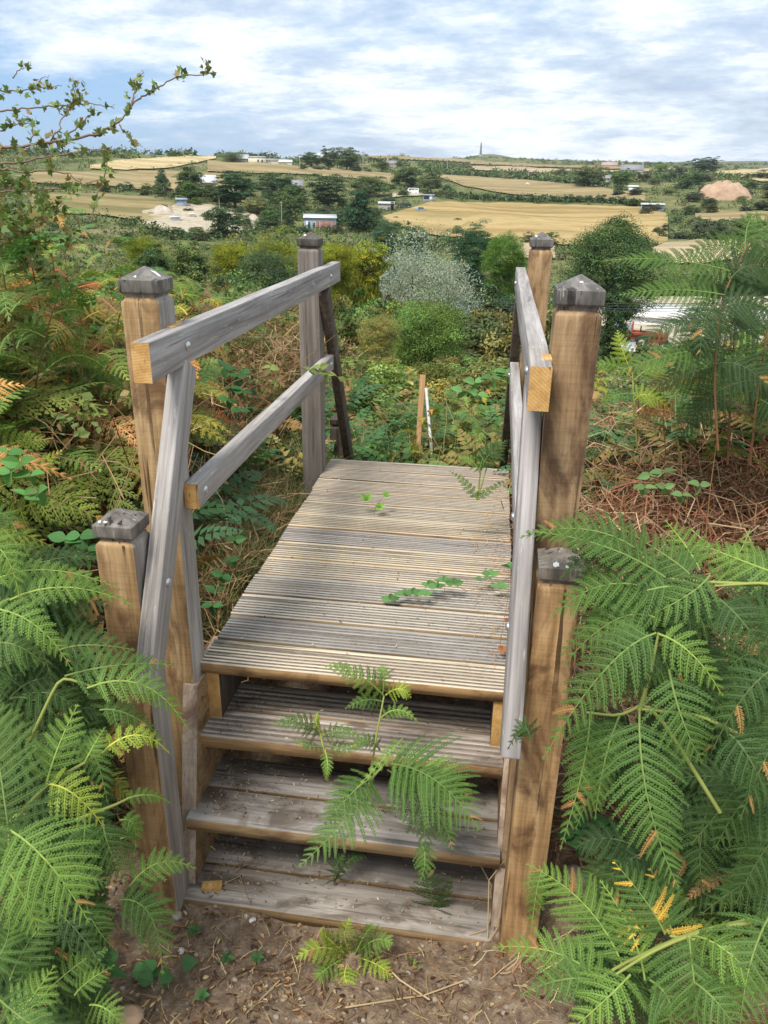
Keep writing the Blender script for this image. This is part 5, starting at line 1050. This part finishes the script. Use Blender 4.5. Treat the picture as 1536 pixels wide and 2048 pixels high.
infill(18, 640, 1040, 7.5, 15, .5, 1.1, [(.20, .25, .07), (.26, .27, .09), (.16, .22, .06), (.30, .25, .10)], 'low leafy bush in the overgrown gully beyond the deck', 'low bushes in the gully', 5, 715)
infill(12, 430, 790, 35, 41, 2.2, 3.6, [(.27, .30, .04), (.24, .28, .05), (.20, .25, .05)], 'yellow green bush filling the golden conifer hedge', 'bushes of the golden hedge', 6, 488)
# hedgerows
def hedge(label, pl, hpx, tint, n=1500, name='hedgerow', cat='hedge', grp=None, seed=1):
    r = np.random.default_rng(seed); us = [p[0] for p in pl]; vs = [p[1] for p in pl]; U = np.linspace(us[0], us[-1], 60); Vv = np.interp(U, us, vs); P = np.array([drop(u, v) for u, v in zip(U, Vv)])
    dm = (P-CAM)@FW; t = r.uniform(0, 59, n); i = t.astype(int).clip(0, 58); f = (t-i)[:, None]; C = P[i]*(1-f)+P[i+1]*f; H_ = hpx*np.interp(t, np.arange(60), dm)/FPX
    H_ = H_*(.75+.3*np.sin(t*1.9+seed)+.2*np.sin(t*4.7)); q = C+np.stack([r.normal(0, .35, n)*H_, r.normal(0, .55, n)*H_, r.random(n)**.7*H_], 1); q[:, 2] = np.maximum(height(q[:, 0], q[:, 1])+.05, q[:, 2])
    nd = nrm(r.normal(0, 1, (n, 3))+Z3); a = nrm(np.cross(nd, r.normal(0, 1, (n, 3)))); b_ = np.cross(nd, a); s = (H_*.30*r.uniform(.6, 1.3, n))[:, None]
    cc = np.asarray(tint)[None]*r.normal(1, .25, (n, 1)); g = G(); b0 = P[30]; g.quads(np.stack([q-a*s, q+b_*s*.6, q+a*s, q-b_*s*.6], 1)-b0, 0, np.clip(cc, .01, 1)); o = g.build(name, m_leaffar, loc=[float(x) for x in b0]); tag(o, label, cat, grp)
hc = (.085, .125, .055)
hedge('long hedge between the two golden fields', [(880, 390), (930, 398), (1000, 402), (1100, 404), (1200, 405), (1290, 412)], 11, hc, 3200, seed=2)
hedge('hedge along the top of the upper golden field', [(860, 350), (950, 354), (1010, 359), (1100, 364), (1160, 370), (1215, 374)], 9, hc, 2600, seed=3)
hedge('dark hedge under the pale fields below the monument', [(940, 346), (1000, 348), (1060, 352), (1110, 356)], 5, (.07, .09, .045), 1200, seed=4)
hedge('thin hedge between the pale strip fields', [(945, 331), (1010, 333), (1080, 336), (1150, 338)], 3.5, (.06, .075, .045), 900, seed=5)
hedge('topmost thin hedge under the monument hill', [(850, 322), (940, 326), (1040, 327), (1150, 331)], 2.6, (.06, .075, .045), 800, seed=6)
hedge('hedge across the far right skyline', [(1130, 329), (1250, 329), (1350, 330), (1450, 332), (1545, 330)], 5, (.06, .08, .05), 1500, seed=7)
hedge('low wall of hedge along the left skyline', [(180, 334), (260, 322), (330, 317), (440, 314)], 3, (.09, .10, .05), 700, seed=8)
hedge('hedge below the pale skyline field', [(180, 345), (300, 344), (345, 332), (430, 322), (500, 326), (590, 330)], 4, (.09, .11, .05), 1000, seed=9)
hedge('hedge between the tan hill field and the tree group', [(415, 348), (500, 350), (620, 354), (700, 360), (790, 374)], 5, (.08, .11, .05), 1300, seed=10)
hedge('hedge across the left pastures', [(60, 372), (200, 376), (300, 388), (430, 396)], 7, (.07, .10, .045), 1500, seed=11)
hedge('green hedge below the dusty yard', [(280, 470), (400, 478), (520, 470), (620, 464)], 11, (.07, .11, .045), 1800, seed=12)
hedge('hedge along the far left field by the ruin', [(735, 318), (800, 321), (880, 324), (940, 327)], 3, (.07, .08, .045), 2600, seed=13)
hedge('hedge running between the right hand fields', [(1320, 476), (1400, 480), (1470, 480), (1500, 486)], 9, (.06, .085, .04), 1000, seed=14)
hedge('hedge under the far right fields', [(1380, 452), (1450, 450), (1545, 452)], 7, (.06, .085, .04), 2200, seed=15)
hedge('green hedge behind the tractor yard', [(1180, 596), (1300, 592), (1420, 590), (1560, 590)], 16, (.05, .085, .04), 2200, seed=16)
hedge('long green bank before the tractor yard', [(930, 712), (1010, 712), (1100, 716), (1190, 722)], 12, (.11, .14, .05), 2000, seed=17)
# ------------------------------------------------------------------ buildings and far things
def frame(u, v=None, dist=None):
    P = drop(u, v) if v is not None else atdist(u, dist); r = ray(u, 600); return P, depth(P), -math.atan2(r[0], r[1])
m_glass = flat('dark_window_glass', (.05, .06, .07), .15, var=.1, spec=.5)
def M_(n, c, **k): return flat(n, c, **k)
m_cream = M_('cream_render', (.74, .68, .52), rough=.9, var=.08, scale=.6); m_stone = M_('grey_stone_wall', (.42, .40, .36), rough=.9, var=.25, scale=1.2); m_slate = M_('grey_slate_roof', (.27, .27, .28), rough=.7, var=.15, scale=.8)
m_tin = M_('grey_white_tin_roof', (.62, .65, .67), rough=.45, var=.15, scale=.7); m_rust = M_('rusty_board', (.33, .16, .11), rough=.9, var=.4, scale=1.5); m_bluew = M_('blue_grey_cladding', (.30, .36, .42), rough=.7, var=.15, scale=.9)
m_whitew = M_('white_cladding', (.78, .79, .78), rough=.5, var=.08, scale=.6); m_black = M_('doorway_shade', (.03, .03, .032), rough=.9, var=.2); m_redrf = M_('pinkish_stone_walls', (.44, .32, .27), rough=.9, var=.2, scale=.5)  # black slabs paint the shade inside open fronts and doorways
def building(name, label, cat, u0, u1, vt, vb, dep, wall, roof, kind='gable', rf=.4, wins=(), doors=(), chim=(), panels=(), yaw=0.):
    uc = (u0+u1)/2; P, d, rz = frame(uc, vb); k = d/FPX; w = (u1-u0)*k; h = (vb-vt)*k; e = empty(name, P, rz+yaw); tag(e, label, cat)
    hw = h*(1-rf); g = G()
    def add(n, g, m, par=None, bev=0.): o = g.build(n, m, par or e, bevel=bev); return o
    if kind == 'gable':
        V = [(-w/2, -dep/2, -.8), (w/2, -dep/2, -.8), (w/2, dep/2, -.8), (-w/2, dep/2, -.8), (-w/2, -dep/2, hw), (w/2, -dep/2, hw), (w/2, dep/2, hw), (-w/2, dep/2, hw), (-w/2, 0, h-.05), (w/2, 0, h-.05)]
        g.add(V, [(0, 1, 5, 4), (2, 3, 7, 6)]); g.add(V, [(0, 4, 8, 7, 3)]); g.add(V, [(1, 2, 6, 9, 5)]); wl = add('wall', g, wall)
        o_ = .25; g = G(); R_ = [(-w/2-o_, -dep/2-o_, hw-.1), (w/2+o_, -dep/2-o_, hw-.1), (w/2+o_, 0, h), (-w/2-o_, 0, h), (w/2+o_, dep/2+o_, hw-.1), (-w/2-o_, dep/2+o_, hw-.1)]
        R2 = [(x, y, z-.14) for x, y, z in R_]; A = R_+R2; g.add(A, [(0, 1, 2, 3), (3, 2, 4, 5), (7, 6, 9, 8), (9, 11, 10, 8), (0, 6, 7, 1), (5, 4, 10, 11), (0, 3, 9, 6), (3, 5, 11, 9), (1, 7, 8, 2), (2, 8, 10, 4)]); rfo = add('roof', g, roof)
    else:
        g.box((-w/2, -dep/2, -.8), (w/2, dep/2, hw)); wl = add('wall', g, wall)
        g = G(); V = [(-w/2-.2, -dep/2-.3, hw+.003), (w/2+.2, -dep/2-.3, hw+.003), (w/2+.2, dep/2+.2, hw+.003+(h-hw)), (-w/2-.2, dep/2+.2, hw+.003+(h-hw))]
        A = V+[(x, y, z+.12) for x, y, z in V]; g.add(A, [(3, 2, 1, 0), (4, 5, 6, 7), (0, 1, 5, 4), (1, 2, 6, 5), (2, 3, 7, 6), (3, 0, 4, 7)]); rfo = add('roof', g, roof)
    for (f, ww, hh, zz_) in wins:
        x = -w/2+w*f; g = G().box((x-ww/2, -dep/2-.06, zz_), (x+ww/2, -dep/2-.005, zz_+hh)); add('window', g, m_glass)
    for (f, ww, hh, mt) in doors:
        x = -w/2+w*f; g = G().box((x-ww/2, -dep/2-.05, -.1), (x+ww/2, -dep/2-.006, hh)); add('doorway', g, mt)
    for (f, ww, z0, z1, mt) in panels:
        x = -w/2+w*f; g = G().box((x-ww/2, -dep/2-.03, z0), (x+ww/2, -dep/2-.004, z1)); add('wall_panel', g, mt)
    for f in chim:
        x = -w/2+w*f; g = G().box((x-.5, -.5, h-.6), (x+.5, .5, h+1.)).box((x-.2, -.2, h+1.), (x+.2, .2, h+1.35)); add('chimney', g, wall, rfo)
    return e
building('white_bungalow', 'cream white flat fronted building on the left skyline', 'building', 497, 532, 314, 328, 7, m_cream, m_tin, 'mono', .12, wins=[(.55, .8, 1.1, .9), (.78, .8, 1.1, .9)])
building('white_annex', 'low cream annex right of the cream building on the skyline', 'building', 533, 556, 318, 328, 6, m_cream, m_slate, 'gable', .35, wins=[(.3, .8, .9, .9)])
building('long_shed', 'long pale roofed shed right of the skyline pole', 'shed', 555, 584, 320, 328, 6, m_cream, m_whitew, 'gable', .5)
building('grey_barn', 'grey pitched roof barn behind the skyline tree', 'barn', 474, 497, 310, 323, 7, m_slate, m_tin, 'gable', .6)
building('stone_cottage', 'pale stone roofed cottage inside the hilltop tree clump', 'cottage', 634, 668, 308, 326, 8, m_stone, m_tin, 'gable', .7)
building('ruined_cottage', 'small ruined stone cottage with chimney on the heath', 'cottage', 773, 793, 322, 333, 6, m_stone, m_slate, 'gable', .5, chim=(.1,))
building('farmhouse', 'grey slate roofed farmhouse on the right hillside', 'house', 1241, 1284, 331, 350, 9, m_stone, m_slate, 'gable', .5, wins=[(.25, 1., 1.1, 1.), (.75, 1., 1.1, 1.)], chim=(.05, .95))
building('pink_ruin', 'low pinkish stone ruin on the horizon left of the farmhouse', 'ruin', 1203, 1234, 325, 335, 9, m_redrf, m_redrf, 'gable', .6)
building('small_house', 'small grey gabled house hidden among trees below the farmhouse', 'house', 1210, 1222, 350, 364, 5, m_stone, m_slate, 'gable', .5, wins=[(.5, .8, .8, .8)])
building('gabled_shed', 'white gabled shed with dark panels between the hillside trees', 'shed', 585, 606, 362, 382, 6, m_whitew, m_slate, 'gable', .5, wins=[(.5, 2.2, .8, .6)])
building('rusty_shed', 'long shed of rust red and grey boards with a pale tin roof', 'shed', 609, 672, 432, 460, 6, m_bluew, m_tin, 'mono', .18, wins=[(.15, .5, 1.2, .6), (.3, .5, 1.1, .6)], panels=[(.42, .7, 0, 2., m_rust), (.56, .8, 0, 2.1, m_rust), (.72, 1.4, 0, 2.1, m_rust), (.92, .6, 0, 2., m_rust), (.1, .4, 0, 2., m_whitew)])
building('grey_hut', 'grey hut with a pale flat roof left of the dark car', 'hut', 757, 788, 405, 420, 5, m_stone, m_tin, 'mono', .2, doors=[(.88, .9, 2.3, m_black)])
building('field_hut', 'small blue grey hut with open porch beside the golden field', 'hut', 846, 868, 390, 403, 4, m_bluew, m_slate, 'mono', .15, wins=[(.3, 1.6, .9, .8)], doors=[(.72, .8, 2., m_whitew)])
building('open_shelter', 'open fronted blue grey field shelter on the right of the golden field', 'shelter', 1282, 1326, 408, 423, 5, m_bluew, m_tin, 'mono', .15, doors=[(.36, 3.0, 1.9, m_black), (.1, .7, 1.8, m_black)])
building('small_shelter', 'small shelter with a bright white panel above the green slope', 'shelter', 1256, 1275, 372, 384, 3, m_bluew, m_whitew, 'mono', .2, panels=[(.28, 1.7, .3, 1.6, m_whitew)])
building('blue_shed', 'small blue grey shed in the dusty yard on the left', 'shed', 354, 374, 398, 414, 3, m_bluew, m_bluew, 'mono', .15)
building('white_box', 'white box trailer standing in the dusty yard', 'trailer', 380, 390, 428, 436, 2, m_whitew, m_whitew, 'mono', .1)
building('grey_tank', 'grey white slab stack in the dusty yard', 'slab stack', 342, 360, 434, 444, 2, m_tin, m_tin, 'mono', .1)
building('stone_ruin', 'pinkish ruined stone gable between the left hillside trees', 'ruin', 402, 432, 352, 376, 6, m_redrf, m_tin, 'gable', .55)
building('long_white_roof', 'long white roofed shed across the tractor yard', 'shed', 1268, 1400, 618, 646, 6, m_whitew, m_white, 'mono', .45)
building('white_cabin', 'white cabin at the far right behind the ferns', 'cabin', 1462, 1548, 622, 668, 5, m_whitew, m_white, 'mono', .3, wins=[(.3, .8, .6, .8), (.7, .8, .6, .8)])
building('white_trailer', 'low grey white trailer left of the red tractor', 'trailer', 1211, 1258, 652, 682, 2.2, m_whitew, m_tin, 'mono', .3, panels=[(.4, .9, .5, 1., m_tin)])
building('striped_stack', 'stack of white slats in front of the red tractor', 'stack', 1221, 1262, 690, 716, 2, m_whitew, m_tin, 'mono', .3, panels=[(f, .1, 0, .6, m_bluew) for f in (.15, .35, .55, .75, .9)])
building('white_crate', 'white crate right of the red tractor behind the ferns', 'crate', 1392, 1440, 684, 716, 2, m_whitew, m_whitew, 'mono', .2)
# monument: tapered granite cross shaft on a rocky base
P, d, rz = frame(961, 313); k = d/FPX; e = tag(empty('monument', P, rz), 'tall tapering stone monument on the highest hilltop', 'monument'); h = 26*k
g = G().box((-h*.10, -h*.10, -2), (h*.10, h*.10, h*.10)).box((-h*.075, -h*.075, h*.1), (h*.075, h*.075, h*.15)); g.build('plinth', m_stone, e)
V = []
for z, r_ in ((h*.15, h*.085), (h*.85, h*.05), (h, h*.02)): V += [(-r_, -r_, z), (r_, -r_, z), (r_, r_, z), (-r_, r_, z)]
m_mon = M_('dark_granite', (.17, .17, .17), rough=.9); g = G(); g.add(V, [(a*4+q, a*4+(q+1) % 4, a*4+4+(q+1) % 4, a*4+4+q) for a in (0, 1) for q in range(4)]); g.build('shaft', m_mon, e)
# poles and cables
m_pole = M_('pale_pole_timber', (.42, .38, .32), rough=.9); m_cable = M_('dark_cable', (.06, .07, .07), rough=.6)
for u, vt, vb, lb in [(541, 304, 337, 'telegraph pole in front of the white skyline buildings'), (600, 318, 340, 'thin pole below the left of the hilltop clump'), (675, 298, 338, 'telegraph pole before the hilltop trees'), (726, 306, 342, 'telegraph pole at the right of the hilltop trees'), (564, 406, 452, 'grey pole left of the rusty shed'),
                     (439, 396, 414, 'short white pole under the broad dark cypress'), (894, 321, 347, 'pale pole left of the upper golden field'), (1057, 341, 354, 'far pole by the hedge below the strip fields'), (577, 342, 352, 'short post at the top of the dark cypresses')]:
    P, d, rz = frame(u, vb); k = d/FPX; h = (vb-vt)*k; e = tag(empty('telegraph_pole', P, rz), lb, 'pole'); w = .9*k; g = G().tube([(0, 0, -.5), (0, 0, h)], [w, w*.7], 7); g.build('pole', m_pole, e)
    if vb-vt > 25: G().box((-2.2*k*1.6, -.06, h*.93), (2.2*k*1.6, .06, h*.93+1.*k)).build('cross_arm', m_pole, e)
for q, lb in enumerate(('lowest overhead cable crossing in front of the valley trees', 'second overhead cable from the bottom', 'third overhead cable from the bottom', 'topmost overhead cable over the valley trees')):
    a, b_ = pt(640, 592-q*5, 48), pt(1720, 610-q*5, 44); tt = np.linspace(0, 1, 24)[:, None]; C_ = a*(1-tt)+b_*tt-Z3*.6*(4*tt*(1-tt))
    tag(G().tube(C_-a, .018, 5).build('overhead_cable', m_cable, loc=[float(x) for x in a]), lb, 'cable')
# vehicles
m_vw = M_('white_van_paint', (.78, .79, .79), rough=.35, var=.04); m_dc = M_('dark_car_paint', (.035, .045, .06), rough=.3, var=.05); m_tyre = M_('tyre_rubber', (.03, .03, .03), rough=.8); m_hub = M_('pale_wheel_hub', (.6, .56, .5), rough=.5); m_rt = M_('faded_red_paint', (.42, .10, .06), rough=.5, var=.2, scale=3.)
def wheel(e, x, y, r, w=.22, hub=m_hub):
    a = np.arange(18)*2*math.pi/18; V = []
    for yy, rr in ((-w/2, r*.85), (-w/2+.03, r), (w/2-.03, r), (w/2, r*.85)): V += [(r_*1., yy, z_) for r_, z_ in zip(rr*np.cos(a), rr*np.sin(a))]
    g = G(); g.add(V, [(k*18+q, k*18+(q+1) % 18, k*18+18+(q+1) % 18, k*18+18+q) for k in range(3) for q in range(18)]); g.add(V[:18], [list(range(18))]); g.add(V[-18:], [list(range(18))[::-1]]); o = g.build('wheel', m_tyre, e); o.location = (x, y, r)
    h = G(); V = [(r*.45*math.cos(t), s*(w/2+.012), r*.45*math.sin(t)) for s in (-1, 1) for t in a]; h.add(V, [(q, (q+1) % 18, 18+(q+1) % 18, 18+q) for q in range(18)]); h.add(V[:18], [list(range(18))]); h.add(V[18:], [list(range(18))[::-1]]); h.build('hub', hub, o)
def vehicle(name, label, cat, u, v, L, prof, wins, mat, W=1.8, wr=.33, wx=(-.32, .32), yaw=0.):
    P, d, rz = frame(u, v); e = tag(empty(name, P, rz+yaw), label, cat); n = len(prof)
    V = [(x*L, -W/2+(.12 if z > 1.0 else 0), z) for x, z in prof]+[(x*L, W/2-(.12 if z > 1.0 else 0), z) for x, z in prof]
    g = G(); g.add(V, [(k, (k+1) % n, (k+1) % n+n, k+n) for k in range(n)]); g.add(V, [list(range(n))[::-1], list(range(n, 2*n))]); g.build('body', mat, e, bevel=.05)
    for w_ in wins:
        Vw = [(x*L, -W/2-(.01 if z <= 1. else -.085), z) for x, z in w_]; G().add(Vw, [list(range(len(Vw)))]).add([(x, y+.02, z) for x, y, z in Vw], [list(range(len(Vw)))]).build('window', m_glass, e)
    for s in (-1, 1):
        for x in wx: wheel(e, x*L, s*(W/2-.1), wr)
    return e
vehicle('white_van', 'white van parked facing left on the track above the golden field', 'van', 823, 389, 5.0, [(-.5, .35), (.5, .35), (.5, 2.1), (-.2, 2.15), (-.33, 1.35), (-.48, 1.15), (-.5, .8)], [[(-.19, 1.4), (-.02, 1.4), (-.02, 1.9), (-.17, 1.9)], [(.03, 1.4), (.2, 1.4), (.2, 1.9), (.03, 1.9)], [(.24, 1.4), (.44, 1.4), (.44, 1.9), (.24, 1.9)]], m_vw, yaw=0)
vehicle('dark_car', 'dark car parked beside the grey hut', 'car', 808, 415, 4.2, [(-.5, .3), (.5, .3), (.5, .9), (.42, 1.35), (-.12, 1.42), (-.28, .95), (-.48, .8)], [[(-.18, .98), (.1, .98), (.1, 1.3), (-.1, 1.3)], [(.14, .98), (.4, .98), (.38, 1.3), (.14, 1.3)]], m_dc, 1.75, .3)
vehicle('small_car', 'small dark car with pale bonnet out on the golden field', 'car', 842, 424, 3.4, [(-.5, .3), (.5, .3), (.5, .7), (.2, .9), (.1, 1.35), (-.35, 1.4), (-.5, .9)], [[(-.4, .95), (-.1, .95), (-.1, 1.28), (-.36, 1.28)], [(-.06, .95), (.14, .95), (.06, 1.28), (-.06, 1.28)]], m_bluew, 1.6, .3, yaw=.5)
# tractor
P, d, rz = frame(1292, 697); k = d/FPX; e = tag(empty('tractor', P, rz), 'faded red tractor with a raised loader arm standing in the yard', 'tractor'); s = 95*k/4.2
def tb(n, boxes, m, bev=.03):
    g = G()
    for a, b_ in boxes: g.box(tuple(np.array(a)*s), tuple(np.array(b_)*s))
    g.build(n, m, e, bevel=bev)
tb('body', [((-1.6, -.35, .75), (.2, .35, 1.35)), ((-1.9, -.4, .9), (-1.605, .4, 1.5)), ((.2, -.3, .5), (1.6, .3, .95))], m_rt); tb('bonnet', [((.25, -.32, .955), (1.7, .32, 1.45))], m_rt); tb('seat', [((-.6, -.25, 1.36), (-.2, .25, 1.5)), ((-.72, -.25, 1.36), (-.605, .25, 1.9))], m_tyre)
tb('loader_arm', [((-1.3, -.62, 1.3), (1.2, -.5, 1.45)), ((-1.3, .5, 1.3), (1.2, .62, 1.45)), ((.9, -.62, .7), (1.02, -.5, 1.29)), ((-1.45, -.62, 1.2), (-1.305, .62, 2.2))], m_rt); tb('exhaust', [((1.0, -.04, 1.46), (1.08, .04, 2.0))], m_tyre, .005)
for sd in (-1, 1): wheel(e, -.45*s, sd*.75*s, .62*s, .34*s); wheel(e, 1.45*s, sd*.6*s, .42*s, .24*s)
# grazing horse
P, d, rz = frame(1054, 372); k = d/FPX; s = 9.5*k/2.2
g = bpy.data.meshes.new('horse'); J = [(0, 0, 1.15), (.55, 0, 1.15), (.8, 0, 1.0), (1.05, 0, .55), (1.15, 0, .25), (-.5, 0, 1.2), (-.72, 0, .95), (-.78, 0, .5),
   (.5, .17, .75), (.52, .17, .38), (.5, .17, .03), (.5, -.17, .75), (.45, -.17, .38), (.5, -.17, .03), (-.5, .17, .75), (-.6, .17, .42), (-.53, .17, .03), (-.5, -.17, .75), (-.62, -.17, .42), (-.5, -.17, .03)]
E_ = [(0, 1), (1, 2), (2, 3), (3, 4), (0, 5), (5, 6), (6, 7), (1, 8), (8, 9), (9, 10), (1, 11), (11, 12), (12, 13), (5, 14), (14, 15), (15, 16), (5, 17), (17, 18), (18, 19)]
Rd = [.30, .28, .17, .13, .09, .28, .06, .04, .13, .06, .05, .13, .06, .05, .14, .07, .05, .14, .07, .05]
g.from_pydata([tuple(q*s for q in j) for j in J], E_, []); g.materials.append(m_vw); o = bpy.data.objects.new('horse', g); COL.objects.link(o); o.location = [float(q) for q in P]; o.rotation_euler[2] = rz
o.modifiers.new('skin', 'SKIN')
for vtx, r_ in zip(g.skin_vertices[0].data, Rd): vtx.radius = (r_*s, r_*s)
g.skin_vertices[0].data[0].use_root = True; mm_ = o.modifiers.new('smooth', 'SUBSURF'); mm_.levels = 1; mm_.render_levels = 1; tag(o, 'white horse grazing alone in the upper golden field', 'horse')
# earth mounds
def mound(name, label, cat, u0, u1, vt, vb, mat, seed=1):
    uc = (u0+u1)/2; P = drop(uc, vb); d = depth(P); k = d/FPX; w = (u1-u0)*k; h = (vb-vt)*k*1.05; n = 40; r = np.random.default_rng(seed); V = []
    for j in range(n+1):
        for i in range(n+1):
            x, y = (i/n-.5)*w, (j/n-.5)*w*.7; q = max(0, 1-(x/w*2)**2-(y/w/.35)**2); z = h*q**.6*(1+.15*math.sin(x*.9+seed)*math.sin(y*1.3)); X, Y = P[0]+x*math.cos(-.05), P[1]+y+w*.25; V.append((X-P[0], Y-P[1], float(height(X, Y))+z-P[2]-.3))
    g = G(); g.add(V, [(j*(n+1)+i, j*(n+1)+i+1, (j+1)*(n+1)+i+1, (j+1)*(n+1)+i) for j in range(n) for i in range(n)]); o = g.build(name, mat, loc=[float(x) for x in P], smooth=True); tag(o, label, cat)
m_earth = flat('pinkish_bare_earth', (.46, .31, .21), .95, var=.3, scale=.35); m_rub = flat('pale_rubble', (.50, .43, .36), .95, var=.35, scale=.8, bumpd=.2)
mound('earth_mound', 'bare pinkish earth mound among the scrub on the right', 'mound', 1398, 1508, 369, 400, m_earth); mound('rubble_heap', 'heap of pale rubble in the dusty yard on the left', 'rubble heap', 296, 346, 412, 430, m_rub, 3)
mound('spoil_heap', 'small pale spoil heap right of the round dark bush', 'rubble heap', 492, 520, 428, 444, m_rub, 4)
# ------------------------------------------------------------------ hawthorn at the upper left
e = tag(empty('hawthorn_bush', (-3.0, 1.2, float(height(-3.0, 1.2)))), 'thorny hawthorn bush at the left edge throwing bare leafy branches across the sky', 'bush'); hb = np.array(e.location)
BR = [([(-60, 300), (0, 297), (100, 284), (189, 272), (234, 247), (264, 209), (299, 182), (359, 152), (433, 145)], 3.0, 3.2, 1.5), ([(264, 212), (269, 175), (284, 140)], 3.1, 3.1, 1.), ([(408, 146), (414, 132), (406, 120)], 3.2, 3.2, .6),
      ([(-60, 226), (0, 222), (100, 212), (164, 202), (229, 217)], 3.1, 3.2, 1.1), ([(-60, 186), (0, 182), (65, 180), (124, 172)], 3.3, 3.3, 1.), ([(25, 155), (38, 140), (55, 134)], 3.3, 3.3, .7), ([(-60, 336), (0, 329), (100, 314), (174, 299), (224, 304)], 3.0, 3.1, 1.2),
      ([(239, 249), (259, 279), (286, 294)], 3.1, 3.1, .8), ([(134, 268), (184, 229), (189, 209)], 3.1, 3.15, .8), ([(100, 284), (130, 235), (150, 195), (145, 155)], 3.05, 3.2, .8), ([(-60, 345), (0, 341), (134, 344), (179, 379)], 2.9, 3.0, 1.2), ([(-60, 390), (0, 384), (125, 379), (200, 359)], 2.9, 3.1, 1.1),
      ([(60, 285), (70, 250), (45, 228)], 3.05, 3.1, .7), ([(0, 262), (45, 245), (80, 248)], 3.1, 3.1, .7), ([(100, 314), (120, 290), (150, 285)], 3.0, 3.0, .6), ([(180, 445), (200, 380), (212, 330), (215, 308)], 3.1, 3.15, .9), ([(215, 340), (238, 345)], 3.1, 3.1, .5), ([(65, 180), (80, 160), (100, 150)], 3.3, 3.3, .6), ([(164, 202), (150, 175), (158, 160)], 3.2, 3.2, .6)]
r = np.random.default_rng(12); LV = []; gb = G()
for pl, d0, d1, rad in BR:
    n = len(pl); P = np.array([pt(u, v, d0+(d1-d0)*i/(n-1)) for i, (u, v) in enumerate(pl)]); m = (n-1)*7+1; xs = np.linspace(0, n-1, m); Q = np.stack([np.interp(xs, np.arange(n), P[:, i]) for i in range(3)], 1); Q[1:-1] = (Q[:-2]+Q[1:-1]+Q[2:])/3; Q[1:-1] += r.normal(0, .003, (m-2, 3))
    gb.tube(Q-hb, np.linspace(.0042, .0014, m)*rad, 5, 0, (.22, .15, .11))
    L = np.linalg.norm(np.diff(Q, axis=0), axis=1).sum(); nk = int(L/.036)
    for k in range(nk):
        t = r.random()*(m-1); i = int(min(t, m-2)); b = Q[i]*(1-t+i)+Q[i+1]*(t-i); 
        for q in range(r.integers(2, 6)): LV.append((b+r.normal(0, .010, 3), nrm(r.normal(0, 1, 3)+Z3*.3), r.uniform(.016, .034)))
        if r.random() < .3: gb.tube([b-hb, b-hb+nrm(r.normal(0, 1, 3))*.03], [.0012, .0003], 3, 0, (.2, .13, .1))
# inner tangle
for k in range(60):
    u0, v0 = r.uniform(-90, 110), r.uniform(340, 560); d = r.uniform(2.9, 3.7); a = r.uniform(-2.2, -.3); l = r.uniform(60, 150)
    u1, v1 = u0+math.cos(a)*l, v0+math.sin(a)*l*.7
    if v1 < 345-(.0 if u1 > 0 else 60)+max(0, u1-60)*.75: continue
    P = np.array([pt(u0, v0, d), pt((u0+u1)/2+r.normal(0, 9), (v0+v1)/2+r.normal(0, 9), d+.05), pt(u1, v1, d+r.normal(0, .1))]); gb.tube(P-hb, [.003, .0022, .001], 4, 0, (.2, .15, .1)); nk = 12
    for q in range(nk):
        t = r.random()*2; i = int(min(t, 1.99)); b = P[i]*(1-t+i)+P[i+1]*(t-i)
        for _ in range(4): LV.append((b+r.normal(0, .013, 3), nrm(r.normal(0, 1, 3)), r.uniform(.018, .038)))
gb.build('branches', m_stem, e)
T = []
for a, l, w in ((0, 1., .26), (.75, .72, .2), (-.75, .72, .2)):            # three lobes of a hawthorn leaf
    c, s_ = math.cos(a), math.sin(a); q = np.array([(0, 0, 0), (w, l*.45, .04), (0, l, 0), (-w, l*.45, .04)]); q = np.stack([q[:, 0]*c+q[:, 1]*s_, -q[:, 0]*s_+q[:, 1]*c, q[:, 2]], 1); T.append(q)
T = np.array(T); B0 = np.array([x[0] for x in LV])-hb; D_ = np.array([x[1] for x in LV]); S_ = nrm(np.cross(D_, r.normal(0, 1, D_.shape))); N_ = np.cross(S_, D_); Ls = np.array([x[2] for x in LV])
Q = (S_[:, None, None]*T[None, ..., :1]+D_[:, None, None]*T[None, ..., 1:2]+N_[:, None, None]*T[None, ..., 2:3])*Ls[:, None, None, None]+B0[:, None, None]
tn = np.array([(.15, .23, .07), (.19, .27, .08), (.24, .28, .10), (.28, .22, .09), (.13, .20, .07)])[r.integers(0, 5, len(LV))]*r.normal(1, .15, (len(LV), 1)); g = G(); g.quads(Q.reshape(-1, 4, 3), 0, np.clip(np.repeat(tn, 3, 0), .01, 1)); g.build('leaves', m_leaf, e)

# ------------------------------------------------------------------ air
m = bpy.data.materials.new('haze'); m.use_nodes = True; t = m.node_tree; t.nodes.clear(); pv = t.nodes.new('ShaderNodeVolumePrincipled'); pv.inputs['Density'].default_value = .00011
pv.inputs['Color'].default_value = (.80, .88, 1., 1); pv.inputs['Anisotropy'].default_value = .2; oo = t.nodes.new('ShaderNodeOutputMaterial'); t.links.new(pv.outputs[0], oo.inputs['Volume'])
o = G().box((-9100, -9100, -25), (9100, 9100, 150)).build('haze', m); o['kind'] = 'stuff'; o['label'] = 'thin pale summer haze over the far hills'; o['category'] = 'haze'
